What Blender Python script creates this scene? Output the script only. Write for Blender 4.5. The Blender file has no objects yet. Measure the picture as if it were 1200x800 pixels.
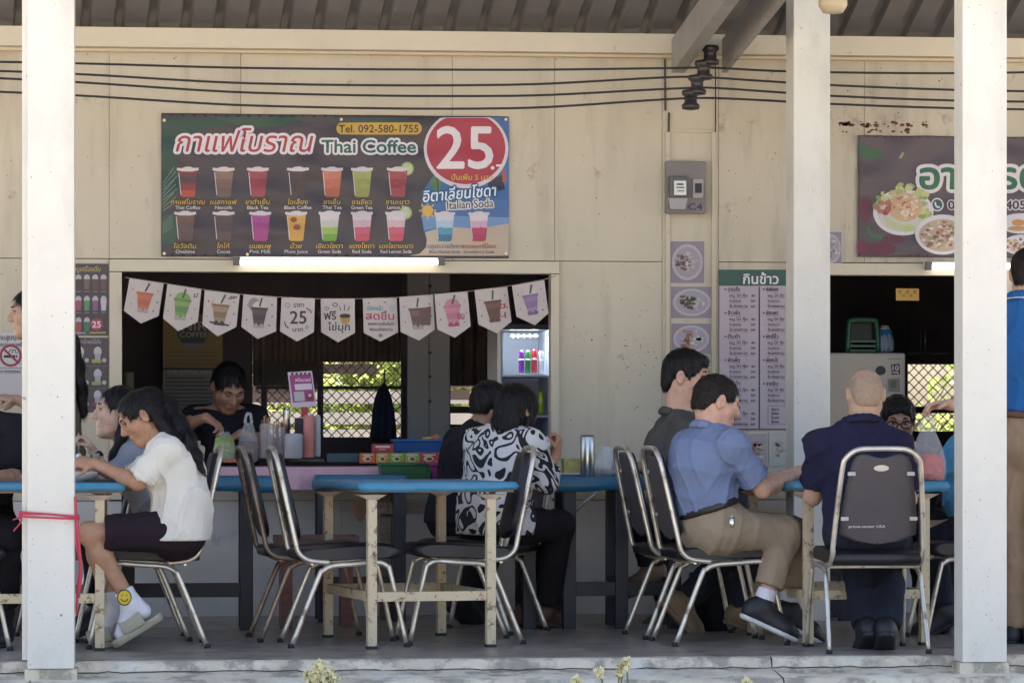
import bpy, bmesh, math, random
import numpy as np
from mathutils import Vector, Matrix
random.seed(7)
sc = bpy.context.scene
COL = sc.collection
R = math.radians
# ---------------------------------------------------------------- camera, sky, sun, exposure
YAW, FOC, HZ, CAMZ = R(6), 4000.0, 510.0, 0.97
cam = bpy.data.cameras.new('camera'); cam.lens = 120; cam.sensor_width = 36; cam.sensor_fit = 'HORIZONTAL'
cam.shift_y = 110 / 1200; cam.clip_end = 3000
camo = bpy.data.objects.new('camera', cam); camo.location = (0, 0, CAMZ); camo.rotation_euler = (R(90), 0, -YAW)
COL.objects.link(camo); sc.camera = camo
SUN_EL, SUN_AZ = R(66), R(12)          # azimuth from +Y towards +X: the sun stands behind the building
w = bpy.data.worlds.new('World'); sc.world = w; w.use_nodes = True
nt = w.node_tree; bg = nt.nodes['Background']
sky = nt.nodes.new('ShaderNodeTexSky'); sky.sky_type = 'NISHITA'; sky.sun_disc = False
sky.sun_elevation = SUN_EL; sky.sun_rotation = SUN_AZ; sky.air_density = 1.0; sky.dust_density = 3.5; sky.ozone_density = 0.8
nt.links.new(sky.outputs[0], bg.inputs[0]); bg.inputs[1].default_value = 0.12
sl = bpy.data.lights.new('sun', 'SUN'); sl.energy = 5.0; sl.angle = R(0.5); sl.color = (1, .95, .87)
so = bpy.data.objects.new('sun', sl); COL.objects.link(so)
sd = Vector((math.sin(SUN_AZ) * math.cos(SUN_EL), math.cos(SUN_AZ) * math.cos(SUN_EL), math.sin(SUN_EL)))
so.rotation_euler = sd.to_track_quat('Z', 'Y').to_euler(); so.location = sd * 40
sc.view_settings.view_transform = 'Standard'; sc.view_settings.look = 'None'
sc.view_settings.exposure = 1.95; sc.view_settings.gamma = 1.0
sc.cycles.max_bounces = 8; sc.cycles.diffuse_bounces = 5; sc.cycles.transparent_max_bounces = 12

# ---------------------------------------------------------------- helpers
def P(px, py, Y):
    """point of the photograph's pixel on the plane parallel to the shop wall at distance Y"""
    u, v = (px - 600) / FOC, (HZ - py) / FOC
    t = Y / (math.cos(YAW) - u * math.sin(YAW))
    return Vector((t * (u * math.cos(YAW) + math.sin(YAW)), Y, CAMZ + t * v))
def G(px, py, z=0.0):
    u = (px - 600) / FOC; t = (CAMZ - z) * FOC / (py - HZ)
    return Vector((t * (u * math.cos(YAW) + math.sin(YAW)), t * (math.cos(YAW) - u * math.sin(YAW)), z))
def srgb(h):
    h = h.lstrip('#'); v = [int(h[i:i + 2], 16) / 255 for i in (0, 2, 4)]
    return tuple(c / 12.92 if c <= .04045 else ((c + .055) / 1.055) ** 2.4 for c in v)
MATS = {}
def mat(name, col, rough=.6, metal=0., var=0., vs=4., bump=0., bs=60., stretch=(1, 1, 1), dirt=None, dirt2=None, emit=0., trans=0., alpha=1., sheen=0., spec=.5, coat=0.):
    """procedural paint / cloth / metal: noise variation, wear patches (dirt = colour, scale, threshold, softness, strength) and fine relief"""
    if name in MATS: return MATS[name]
    if isinstance(col, str): col = srgb(col)
    m = bpy.data.materials.new(name); m.use_nodes = True; n = m.node_tree; b = n.nodes['Principled BSDF']; L = n.links.new
    b.inputs['Roughness'].default_value = rough; b.inputs['Metallic'].default_value = metal
    b.inputs['Specular IOR Level'].default_value = spec
    b.inputs['Base Color'].default_value = (*col, 1); m.diffuse_color = (*col, 1)
    if sheen: b.inputs['Sheen Weight'].default_value = sheen
    if coat: b.inputs['Coat Weight'].default_value = coat
    if trans: b.inputs['Transmission Weight'].default_value = trans
    if alpha < 1: b.inputs['Alpha'].default_value = alpha
    if emit:
        b.inputs['Emission Color'].default_value = (*col, 1); b.inputs['Emission Strength'].default_value = emit
    out = None
    if var or dirt or bump:
        tc = n.nodes.new('ShaderNodeTexCoord'); mp = n.nodes.new('ShaderNodeMapping'); mp.inputs['Scale'].default_value = stretch
        L(tc.outputs['Object'], mp.inputs[0])
    if var:
        nz = n.nodes.new('ShaderNodeTexNoise'); nz.inputs['Scale'].default_value = vs; nz.inputs['Detail'].default_value = 6; nz.inputs['Roughness'].default_value = .6
        L(mp.outputs[0], nz.inputs['Vector'])
        cr = n.nodes.new('ShaderNodeValToRGB'); cr.color_ramp.elements[0].position = .3; cr.color_ramp.elements[1].position = .7
        cr.color_ramp.elements[0].color = (*[c * (1 - var) for c in col], 1); cr.color_ramp.elements[1].color = (*[min(1, c * (1 + var)) for c in col], 1)
        L(nz.outputs['Fac'], cr.inputs[0]); out = cr.outputs[0]
    for k, d in enumerate((dirt, dirt2)):
        if not d: continue
        dc, ds, th, sf, st = d[:5]; dc = srgb(dc) if isinstance(dc, str) else dc
        nz = n.nodes.new('ShaderNodeTexNoise'); nz.inputs['Scale'].default_value = ds; nz.inputs['Detail'].default_value = 8; nz.inputs['Roughness'].default_value = .65
        mp2 = n.nodes.new('ShaderNodeMapping'); mp2.inputs['Location'].default_value = (3.7 * k + 1, 2.1, 5.3); mp2.inputs['Scale'].default_value = d[5] if len(d) > 5 else (1, 1, 1)
        L(tc.outputs['Object'], mp2.inputs[0]); L(mp2.outputs[0], nz.inputs['Vector'])
        cr = n.nodes.new('ShaderNodeValToRGB'); cr.color_ramp.elements[0].position = th; cr.color_ramp.elements[1].position = min(1, th + sf)
        cr.color_ramp.elements[0].color = (0, 0, 0, 1); cr.color_ramp.elements[1].color = (st, st, st, 1)
        mx = n.nodes.new('ShaderNodeMix'); mx.data_type = 'RGBA'
        L(nz.outputs['Fac'], cr.inputs[0]); L(cr.outputs[0], mx.inputs[0])
        if out: L(out, mx.inputs[6])
        else: mx.inputs[6].default_value = (*col, 1)
        mx.inputs[7].default_value = (*dc, 1); out = mx.outputs[2]
    if out: L(out, b.inputs['Base Color'])
    if bump:
        nz = n.nodes.new('ShaderNodeTexNoise'); nz.inputs['Scale'].default_value = bs; nz.inputs['Detail'].default_value = 5
        L(mp.outputs[0], nz.inputs['Vector']); bp = n.nodes.new('ShaderNodeBump'); bp.inputs['Strength'].default_value = bump; bp.inputs['Distance'].default_value = .02
        L(nz.outputs['Fac'], bp.inputs['Height']); L(bp.outputs[0], b.inputs['Normal'])
    MATS[name] = m
    return m
class MB:
    """collects shapes into one mesh"""
    def __init__(s): s.v = []; s.f = []; s.mi = []; s.cur = 0; s.smooth = False; s.sm = []
    def add(s, vs, fs):
        o = len(s.v); s.v += [tuple(p) for p in vs]
        for f in fs: s.f.append([i + o for i in f]); s.mi.append(s.cur); s.sm.append(s.smooth)
        return s
    def box(s, a, b, rot=None, piv=None):
        (x0, y0, z0), (x1, y1, z1) = [min(p, q) for p, q in zip(a, b)], [max(p, q) for p, q in zip(a, b)]
        vs = [Vector(p) for p in ((x0, y0, z0), (x1, y0, z0), (x1, y1, z0), (x0, y1, z0), (x0, y0, z1), (x1, y0, z1), (x1, y1, z1), (x0, y1, z1))]
        if rot is not None:
            piv = Vector(piv) if piv is not None else (vs[0] + vs[6]) / 2
            vs = [rot @ (p - piv) + piv for p in vs]
        return s.add(vs, [(0, 3, 2, 1), (4, 5, 6, 7), (0, 1, 5, 4), (1, 2, 6, 5), (2, 3, 7, 6), (3, 0, 4, 7)])
    def tube(s, pts, r, n=8, cap=True, flat=1.0, side=None):
        """round (or flattened) tube along a path"""
        pts = [Vector(p) for p in pts]; rs = r if isinstance(r, (list, tuple)) else [r] * len(pts)
        rings = []; ref = Vector(side) if side is not None else None; sm = s.smooth; s.smooth = True
        for i, p in enumerate(pts):
            t = (pts[min(i + 1, len(pts) - 1)] - pts[max(i - 1, 0)]).normalized()
            if ref is None: ref = Vector((0, 0, 1)) if abs(t.z) < .9 else Vector((1, 0, 0))
            a = (ref - t * ref.dot(t)).normalized(); b = t.cross(a)
            if side is None: ref = a
            rings.append([p + a * math.cos(2 * math.pi * k / n) * rs[i] + b * math.sin(2 * math.pi * k / n) * rs[i] * flat for k in range(n)])
        vs = [q for g in rings for q in g]; fs = []
        for i in range(len(pts) - 1):
            for k in range(n): fs.append((i * n + k, i * n + (k + 1) % n, (i + 1) * n + (k + 1) % n, (i + 1) * n + k))
        s.add(vs, fs); s.smooth = False
        if cap: o = len(s.v) - len(vs); s.add([s.v[o + k] for k in range(n)], [tuple(range(n))[::-1]]); s.add([s.v[o + (len(pts) - 1) * n + k] for k in range(n)], [tuple(range(n))])
        s.smooth = sm; return s
    def lathe(s, prof, c, n=20, sx=1, sy=1):
        c = Vector(c); vs = []; fs = []; sm = s.smooth; s.smooth = True
        for r, z in prof: vs += [c + Vector((r * sx * math.cos(2 * math.pi * k / n), r * sy * math.sin(2 * math.pi * k / n), z)) for k in range(n)]
        for i in range(len(prof) - 1):
            for k in range(n): fs.append((i * n + k, i * n + (k + 1) % n, (i + 1) * n + (k + 1) % n, (i + 1) * n + k))
        s.add(vs, fs)
        s.smooth = False
        s.add(vs[:n], [tuple(range(n))[::-1]]); s.add(vs[-n:], [tuple(range(n))]); s.smooth = sm
        return s
    def prism(s, poly, d):
        """polygon of 3-D points pushed along vector d"""
        poly = [Vector(p) for p in poly]; d = Vector(d); n = len(poly)
        return s.add(poly + [p + d for p in poly], [tuple(range(n))[::-1], tuple(range(n, 2 * n))] + [(i, (i + 1) % n, n + (i + 1) % n, n + i) for i in range(n)])
    def sheet(s, grid, thick=None):
        """grid[i][j] of points"""
        ni, nj = len(grid), len(grid[0]); sm = s.smooth; s.smooth = True
        s.add([p for g in grid for p in g], [(i * nj + j, i * nj + j + 1, (i + 1) * nj + j + 1, (i + 1) * nj + j) for i in range(ni - 1) for j in range(nj - 1)])
        s.smooth = sm; return s
    def build(s, name, m, parent=None, loc=None, bevel=0, sub=0, fixn=True):
        off = Vector(loc) if loc is not None else Vector((0, 0, 0))
        me = bpy.data.meshes.new(name)
        me.from_pydata([tuple(Vector(p) - off) for p in s.v], [], s.f); me.validate()
        for mm in (m if isinstance(m, (list, tuple)) else [m]): me.materials.append(mm)
        if len(me.polygons) == len(s.f):
            me.polygons.foreach_set('material_index', s.mi); me.polygons.foreach_set('use_smooth', s.sm)
        if fixn:
            bm = bmesh.new(); bm.from_mesh(me); bmesh.ops.remove_doubles(bm, verts=bm.verts, dist=1e-6); bmesh.ops.recalc_face_normals(bm, faces=bm.faces)
            if bevel:
                ed = [e for e in bm.edges if len(e.link_faces) == 2 and e.calc_face_angle(0) > .6]
                bmesh.ops.bevel(bm, geom=ed, offset=bevel, segments=2, profile=.7, affect='EDGES')
            bm.to_mesh(me); bm.free()
        o = bpy.data.objects.new(name, me); COL.objects.link(o)
        if parent is not None: o.parent = parent
        elif loc is not None: o.location = off
        return o
def tag(o, label=None, cat=None, group=None, kind=None):
    if label: o['label'] = label
    if cat: o['category'] = cat
    if group: o['group'] = group
    if kind: o['kind'] = kind
    return o
def thing(name, label, cat, loc=(0, 0, 0), rz=0, group=None):
    o = bpy.data.objects.new(name, None); COL.objects.link(o); o.location = loc; o.rotation_euler.z = rz
    o.empty_display_size = .1
    return tag(o, label, cat, group)
def part(name, mb, m, root, bevel=0, top=None):
    """mb holds world coordinates; root is an unrotated thing (or top gives the thing when root is a part)"""
    t = top or root
    return mb.build(name, m, root, loc=t.location, bevel=bevel)
def copy_tree(o, parent=None):
    c = o.copy(); COL.objects.link(c); c.parent = parent
    for ch in list(o.children): copy_tree(ch, c)
    return c
def V(*a): return Vector(a)
def text_mesh(s, off=0., shear=0.):
    c = bpy.data.curves.new('lettering', 'FONT'); c.body = s; c.size = 1; c.offset = off; c.shear = shear; c.resolution_u = 3
    o = bpy.data.objects.new('lettering', c); COL.objects.link(o)
    me = bpy.data.meshes.new_from_object(o.evaluated_get(bpy.context.evaluated_depsgraph_get()))
    vs = np.zeros(len(me.vertices) * 3); me.vertices.foreach_get('co', vs); vs = vs.reshape(-1, 3)
    fs = [tuple(p.vertices) for p in me.polygons]
    bpy.data.objects.remove(o); bpy.data.curves.remove(c); bpy.data.meshes.remove(me)
    return vs, fs
TXT = {}
class Print(MB):
    """flat print on the plane parallel to the wall at distance Y, laid out in the photograph's pixels; each layer 0.8 mm proud"""
    def __init__(s, Y): super().__init__(); s.Y = Y; s.mats = []
    def use(s, c):
        if isinstance(c, str) and c[0] == '#':     # sun-faded inks
            v = [int(c[i:i + 2], 16) for i in (1, 3, 5)]; l_ = .3 * v[0] + .59 * v[1] + .11 * v[2]; c = '#%02x%02x%02x' % tuple(int(q + (l_ - q) * .16) for q in v)
        m = c if not isinstance(c, (str, tuple)) else mat('print_' + str(c), c, .5, bump=.3, bs=6, stretch=(1, 1, 1.8))
        s.n = getattr(s, 'n', 0) + 1; s.e = (s.n % 12) * 6e-5     # neighbours on one layer never share a plane
        if m not in s.mats: s.mats.append(m)
        s.cur = s.mats.index(m)
    def poly(s, pts, c, l=1):
        s.use(c); vs = [P(x, y, s.Y - .0008 * l - s.e) for x, y in pts]
        return s.add(vs, [tuple(range(len(vs)))])
    def rect(s, x0, y0, x1, y1, c, l=1): return s.poly([(x0, y0), (x1, y0), (x1, y1), (x0, y1)], c, l)
    def ell(s, cx, cy, rx, ry, c, l=1, n=20, a0=0, a1=360):
        s.poly([(cx + rx * math.cos(R(a0 + (a1 - a0) * k / n)), cy + ry * math.sin(R(a0 + (a1 - a0) * k / n))) for k in range(n + (a1 - a0 < 360))], c, l)
    def line(s, pts, wd, c, l=1):
        for (x0, y0), (x1, y1) in zip(pts, pts[1:]):
            dx, dy = x1 - x0, y1 - y0; q = math.hypot(dx, dy) or 1; nx, ny = -dy / q * wd / 2, dx / q * wd / 2
            s.poly([(x0 + nx, y0 + ny), (x1 + nx, y1 + ny), (x1 - nx, y1 - ny), (x0 - nx, y0 - ny)], c, l)
    def text(s, t, x0, x1, yb, h, c, l=2, off=.02, shear=0., rot=0., outline=None, nat=False):
        """t between x0 and x1 with its base line at yb; h = height of a Latin capital in pixels"""
        vs, fs = TXT.get((t, shear)) or TXT.setdefault((t, shear), text_mesh(t, 0., shear))
        if not len(vs): return
        xm, xM = vs[:, 0].min(), vs[:, 0].max(); sx = (x1 - x0) / max(xM - xm, 1e-3); sy = h / .69
        if nat and sx > sy * 1.12: xc = (x0 + x1) / 2; sx = sy * 1.12; x0 = xc - (xM - xm) * sx / 2
        for rad, cc, ll, nn in ([(outline[1] * sy, outline[0], l, 14)] if outline else []) + [(off * sy * .5, c, l + 1 if outline else l, 8 if off > .035 else 4)]:
            for k in range(nn):                # heavier strokes and outlines are stamped round a small circle
                ox, oy = rad * math.cos(6.2832 * k / nn), rad * math.sin(6.2832 * k / nn); s.use(cc); q = []
                for x, y, _z in vs:
                    X, Y = (x - xm) * sx + ox, -y * sy + oy
                    q.append(P(x0 + X * math.cos(R(rot)) - Y * math.sin(R(rot)), yb + X * math.sin(R(rot)) + Y * math.cos(R(rot)), s.Y - .0008 * ll - s.e))
                s.add(q, fs)
    def make(s, name, root, top=None):
        return s.build(name, s.mats, root, loc=(top or root).location, fixn=False)

# ---------------------------------------------------------------- shared materials
YW = 18.4                                   # face of the shop wall
wall_m = mat('cream_wall_paint', (.57, .493, .37), .75, var=.07, vs=1.3, bump=.2, bs=9, dirt=((.22, .17, .12), 8, .62, .10, .5), dirt2=((.34, .285, .21), 2.6, .5, .2, .5, (2.2, 2.2, .3)))
wall2_m = mat('stained_cream_paint', (.555, .48, .362), .75, var=.08, vs=1.1, bump=.2, bs=9, dirt=((.18, .135, .10), 7, .58, .12, .6), dirt2=((.30, .25, .19), 2.6, .47, .2, .6, (2.2, 2.2, .35)))
dado_m = mat('grey_dado_paint', (.60, .56, .51), .7, var=.08, vs=1.6, bump=.1, bs=12, dirt=((.28, .26, .24), 6, .60, .12, .6), dirt2=((.36, .33, .29), 2, .5, .3, .5))
trim_m = mat('cream_trim_paint', (.62, .53, .39), .6, var=.06, vs=3, dirt=((.2, .14, .09), 14, .67, .08, .6))
post_m = mat('white_post_paint', (.75, .71, .625), .6, var=.06, vs=2.2, bump=.25, bs=16, dirt=((.26, .22, .18), 19, .655, .06, .75), dirt2=((.50, .485, .44), 2.6, .52, .2, .65, (1, 1, .35)))
roof_m = mat('grey_roof_sheet', (.15, .137, .135), .5, metal=.0, var=.1, vs=2.5, stretch=(1, .25, 1), dirt=((.12, .10, .10), 5, .6, .2, .5))
steel_m = mat('grey_steel_paint', (.30, .275, .25), .5, var=.1, vs=5, dirt=((.16, .11, .08), 10, .62, .12, .6))
black_m = mat('black_steel_paint', (.018, .018, .026), .5, var=.2, vs=8)
conc_m = mat('grey_polished_concrete', (.30, .262, .222), .36, var=.2, vs=1.8, bump=.06, bs=30, dirt=((.36, .33, .30), 2.4, .52, .2, .6), dirt2=((.13, .11, .095), 5, .51, .08, .7))
edge_m = mat('weathered_concrete_edge', (.66, .575, .44), .85, var=.2, vs=4, bump=.7, bs=28, stretch=(1, 1, 1), dirt=((.28, .25, .20), 7.5, .49, .10, .8), dirt2=((.72, .68, .58), 3.2, .54, .10, .8))
ground_m = mat('dry_yard_ground', (.44, .385, .31), .9, var=.2, vs=.8, bump=.4, bs=8, dirt=((.12, .13, .06), 1.3, .6, .12, .6))

# ---------------------------------------------------------------- the setting
g = MB(); g.add([(-400, -300, -.36), (400, -300, -.36), (400, 700, -.36), (-400, 700, -.36)], [(0, 1, 2, 3)])
tag(g.build('ground', ground_m), kind='structure')
g = MB(); g.box((-8, 14.86, -.5), (14, 22.6, 0)); tag(g.build('floor', conc_m), kind='structure')
root = thing('slab_edge', None, None, (0, 14.8, 0)); root['kind'] = 'structure'
random.seed(3)
x = -8.0
while x < 14:                               # cast in lengths with ragged joints
    wd = random.uniform(2.2, 3.4); b = MB(); n = 26; gr = []
    prof = [(14.858, -.004), (14.83, -.002), (14.80, -.012), (14.79, -.045), (14.775, -.05), (14.70, -.062), (14.52, -.075), (14.50, -.10), (14.49, -.5)]
    for i in range(n + 1):
        xx = x + (wd - .006) * i / n
        gr.append([V(xx, yy + random.uniform(-.006, .006), zz + (random.uniform(-.007, .004) if 1 < q < 8 else 0)) for q, (yy, zz) in enumerate(prof)])
    b.sheet(gr); part('concrete_length', b, edge_m, root); x += wd

b = MB(); random.seed(12); x = -7.9; pts = []
while x < 13.9: pts.append(V(x, 14.772 - .004, -.047 + random.uniform(-.004, .004))); x += random.uniform(.02, .09)
b.tube(pts, .0028, 5); part('crack', b, mat('crack_dark', (.07, .06, .05), .95), root)
# the shop wall, panel by panel
wall = thing('shop_wall', 'long cream painted shop wall behind the diners with two serving windows', 'wall', (2, YW, 0))
def zpx(y, px=600, Y=YW): return P(px, y, Y).z
def panel(x0, x1, z0, z1, m, nm='wall_panel', d=.10, proud=0.):
    b = MB(); a = P(x0, 510, YW).x + .0010; c = P(x1, 510, YW).x - .0010
    b.box((a, YW - proud, z0 + .002), (c, YW + d, z1 - .002)); return part(nm, b, m, wall, bevel=.0015)
ZT, ZH, ZC = 3.04, 1.845, .80                # top plate, window head, counter height
for i, (a, c) in enumerate(((-90, 128), (128, 282), (282, 530), (530, 650), (650, 776))): panel(a, c, ZH + .07 if i in (1, 2, 3) else ZH + .07, ZT, wall_m)
panel(776, 842, .62, ZT, wall_m); panel(842, 1013, ZH + .07, ZT, wall2_m); panel(1013, 1130, ZH + .07, ZT, wall2_m); panel(1130, 1400, ZH + .07, ZT, wall2_m)
panel(-90, 128, .62, ZH + .07, wall_m); panel(655, 776, .62, ZH + .07, wall_m); panel(842, 966, .62, ZH + .07, wall2_m)
panel(1190, 1400, .62, ZH + .07, wall2_m); panel(1124, 1190, .62, ZH + .07, wall2_m)
for a, c in ((-90, 143), (143, 400), (400, 655), (655, 776), (776, 842), (842, 1013), (1013, 1400)): panel(a, c, -.01, .62, dado_m, 'dado_panel', proud=-.004)
panel(143, 645, .62, ZC - .06, dado_m, 'dado_panel'); panel(966, 1124, .62, .86, dado_m, 'dado_panel')
panel(128, 143, .625, ZH, trim_m, 'window_frame', proud=.025); panel(645, 655, .625, ZH, trim_m, 'window_frame', proud=.025)
panel(128, 655, ZH, ZH + .068, trim_m, 'window_frame', proud=.025); panel(966, 1124, ZH, ZH + .068, trim_m, 'window_frame', proud=.02)
b = MB(); b.box((P(-90, 0, 18.3).x, 18.27, 3.035), (P(1400, 0, 18.3).x, 18.405, 3.14)); part('top_plate', b, trim_m, wall, bevel=.006)
b = MB(); b.box((P(-90, 0, 18.3).x, 18.335, 3.018), (P(1400, 0, 18.3).x, 18.404, 3.034)); part('top_plate', b, trim_m, wall, bevel=.004)
for xx in (782, 836):                        # pilaster battens either side of the meter
    b = MB(); a = P(xx, 0, YW).x; b.box((a - .012, YW - .02, .63), (a + .012, YW - .0005, 2.62)); part('batten', b, wall_m, wall, bevel=.003)
b = MB(); b.box((P(782, 0, YW).x + .013, YW - .014, 2.62), (P(836, 0, YW).x - .013, YW - .0005, 2.634)); part('batten', b, wall_m, wall)
random.seed(21)
b = MB()
for x0, y0, x1, y1, n in ((95, 60, 770, 70, 26), (600, 140, 770, 300, 14), (660, 320, 770, 500, 26), (850, 150, 915, 300, 16), (980, 80, 1115, 160, 30), (0, 20, 25, 330, 8), (95, 110, 185, 310, 12), (730, 395, 775, 440, 26)):
    for k in range(n):                       # screw holes and chipped paint
        p = P(random.uniform(x0, x1), random.uniform(y0, y1), YW - .0012); r = random.uniform(.0012, .0042)
        b.add([p + V(r * random.uniform(.5, 1.6) * math.cos(t), 0, r * random.uniform(.5, 1.5) * math.sin(t)) for t in (0, 1.1, 2.2, 3.2, 4.2, 5.2)], [(0, 1, 2, 3, 4, 5)])
tag(part('paint_chip', b, mat('bare_chip', (.11, .07, .05), .8), wall), kind='stuff')
b = MB()
for k in range(60):                          # flaked rust row above the right banner
    p = P(985 + random.gauss(0, 1) * 3 + random.choice((0, 8, 30, 36, 42, 60, 62, 78, 100)), 146 + random.gauss(0, 1) * 1.4 + random.choice((0, 0, 0, 8)), YW - .0013); r = random.uniform(.004, .011)
    b.add([p + V(r * random.uniform(.6, 2.2) * math.cos(t), 0, r * random.uniform(.4, 1.1) * math.sin(t)) for t in (0, 1.1, 2.2, 3.2, 4.2, 5.2)], [(0, 1, 2, 3, 4, 5)])
tag(part('rust_flake', b, mat('rust_brown', (.13, .05, .03), .9), wall), kind='stuff')

# veranda roof: ribbed sheets rising towards the yard, with a pair of channel rafters
roof = thing('veranda_roof', 'ribbed grey metal veranda roof seen from below above the wall plate', 'roof', (2, 18.4, 3.14))
SL, SK = .465, .069                          # rise and sideways skew per metre towards the yard
def roofpt(xx, dy, dz): return V(xx + SK * dy, 18.45 - dy, 3.142 + SL * dy + dz)
xx = -4.0; k = 0
while xx < 9.5:
    b = MB(); wd = .71; gr = []
    prof = []
    for q in range(4):
        o = q * .1775; prof += [(o, 0), (o + .055, .0), (o + .07, .036), (o + .105, .036), (o + .12, 0), (o + .1775, 0)]
    for (o, dz) in prof: gr.append([roofpt(xx + o, -.06, dz), roofpt(xx + o, 2.4, dz), roofpt(xx + o, 5.2, dz)])
    sheet = MB(); sheet.sheet(gr); sheet.sm = [False] * len(sheet.sm)
    part('roof_sheet', sheet, roof_m, roof); xx += wd
for (xa, xb) in ((785, 792), (838, 846)): pass
def channel(px0, ylow):
    a = P(px0, ylow, 18.25); up = V(-.02, -1, .0985)
    return a, up
for (px0, wdt) in ((787, .13), (846, .05)):
    a = P(px0, 66, 18.26); L = 4.6; d = V(.0, -1, .10).normalized(); b = MB()
    s0 = V(1, 0, 0)
    b.prism([a + V(0, 0, -.09), a + V(.012, 0, -.09), a + V(.012, 0, .09), a + V(0, 0, .09)], d * L)
    b.prism([a + V(.0125, 0, -.09), a + V(wdt * .55, 0, -.09), a + V(wdt * .55, 0, -.078), a + V(.0125, 0, -.078)], d * L)
    b.prism([a + V(.0125, 0, .078), a + V(wdt * .55, 0, .078), a + V(wdt * .55, 0, .09), a + V(.0125, 0, .09)], d * L)
    part('rafter', b, steel_m, roof)
for dy in (2.3, 4.6):
    b = MB(); p = roofpt(-4, dy, -.055); q = roofpt(9.5, dy, -.055); b.box((-4, p.y - .03, p.z - .05), (9.5, p.y + .03, p.z + .03)); part('purlin', b, steel_m, roof)
kr = MB(); kr.box((-4, 18.56, 3.10), (9.5, 22.6, 3.16)); part('kitchen_roof', kr, mat('dark_soffit', (.05, .045, .045), .9), roof)

# posts
def post(px0, px1, Y, zb, D, label, flange=None, rz=0):
    a, c = P(px0, 0, Y), P(px1, 0, Y); r = thing('veranda_post', label, 'post', (a.x, Y, zb), 0, 'veranda posts')
    b = MB(); b.box((a.x, Y, zb), (c.x, Y + D, 5.0 - (18.4 - Y) * 0 if Y < 16 else 3.3)); part('shaft', b, post_m, r, bevel=.006)
    random.seed(int(px0) + 3); b = MB()
    for k in range(64):
        zz = random.uniform(zb + .05, 3.0) if k % 3 else zb + random.expovariate(3.5); p_ = V(random.uniform(a.x + .012, c.x - .012), Y - .0011, min(zz, 3.0)); r_ = random.uniform(.0008, .0024) * (2. if k % 13 == 0 else 1)
        b.add([p_ + V(r_ * random.uniform(.5, 1.6) * math.cos(t), 0, r_ * random.uniform(.6, 2.4) * math.sin(t)) for t in (0, 1.1, 2.2, 3.2, 4.2, 5.2)], [(0, 1, 2, 3, 4, 5)])
    tag(part('paint_chip', b, mat('post_chip', (.40, .36, .30), .9), r), kind='stuff')
    if flange: b = MB(); b.box((a.x - flange, Y + .05, zb + .035), (a.x - .001, Y + D - .002, 4.9)); part('flange', b, post_m, r, bevel=.004)
    b = MB(); gr = []
    random.seed(int(px0))
    b.box((a.x - .012, Y + .004, zb - .09), (c.x + .012, Y + D, zb - .001)); part('mortar_pad', b, edge_m, r, bevel=.01)
    return r
post(32, 87, 14.62, -.02, .19, 'white painted post tied with red string near the girl in white', flange=.024)
post(1128, 1180, 14.62, -.02, .16, 'thick white painted post beside the standing man in the blue polo')
post(930, 973, 17.6, 0, .22, 'slim pale post standing near the wall beside the green headed menu board')
# kitchen behind the serving windows
YR = 21.4
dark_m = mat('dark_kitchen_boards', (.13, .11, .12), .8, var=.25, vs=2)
kit = thing('kitchen_wall', 'dark back wall of the kitchen seen through both serving windows', 'wall', (2, YR, 0))
def kpanel(x0, x1, y0, y1, m=dark_m, Y=YR, d=.05, nm='board'):
    b = MB(); a, c = P(x0, y0, Y), P(x1, y1, Y); b.box((a.x, Y, a.z), (c.x, Y + d, c.z)); return part(nm, b, m, kit, bevel=.002)
ylo, yhi = 735, 118
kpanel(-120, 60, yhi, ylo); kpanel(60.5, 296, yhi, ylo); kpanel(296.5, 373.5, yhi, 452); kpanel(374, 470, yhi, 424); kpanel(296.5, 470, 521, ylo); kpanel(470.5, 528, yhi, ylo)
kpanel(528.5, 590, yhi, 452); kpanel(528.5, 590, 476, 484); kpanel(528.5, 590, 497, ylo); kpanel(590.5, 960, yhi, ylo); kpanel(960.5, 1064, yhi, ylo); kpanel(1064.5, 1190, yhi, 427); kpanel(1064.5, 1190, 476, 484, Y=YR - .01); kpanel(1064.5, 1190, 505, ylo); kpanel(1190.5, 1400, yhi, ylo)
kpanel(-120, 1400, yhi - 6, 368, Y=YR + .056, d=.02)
for xa in (306, 372, 470): kpanel(xa, xa + 7, 372, 521, Y=YR - .06, d=.05, nm='window_post')
kpanel(300, 478, 512, 521, Y=YR - .07, d=.05, nm='window_rail'); kpanel(300, 478, 452, 456, Y=YR - .065, d=.04, nm='window_rail')
gp_m = mat('grey_partition_paint', (.30, .28, .265), .7, var=.06, vs=2, dirt=((.12, .1, .1), 12, .68, .08, .6))
for a, c in ((478, 502.6), (503.2, 527)): kpanel(a, c, 250, 760, gp_m, Y=19.9, d=.08, nm='partition_board')
for yy in (335, 372, 413, 441, 470): b = MB(); p = P(504, yy, 19.88); b.box(p - V(.008, .0, .008), p + V(.008, .018, .008)); part('hinge_bolt', b, black_m, kit)
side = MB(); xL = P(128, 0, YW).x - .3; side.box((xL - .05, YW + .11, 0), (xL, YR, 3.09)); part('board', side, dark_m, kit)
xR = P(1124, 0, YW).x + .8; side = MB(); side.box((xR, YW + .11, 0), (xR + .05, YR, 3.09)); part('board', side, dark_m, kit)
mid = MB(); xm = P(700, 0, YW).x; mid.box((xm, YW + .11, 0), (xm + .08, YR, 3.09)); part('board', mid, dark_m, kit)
wire_m = mat('galvanised_wire', (.16, .16, .15), .45, .8)
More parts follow.
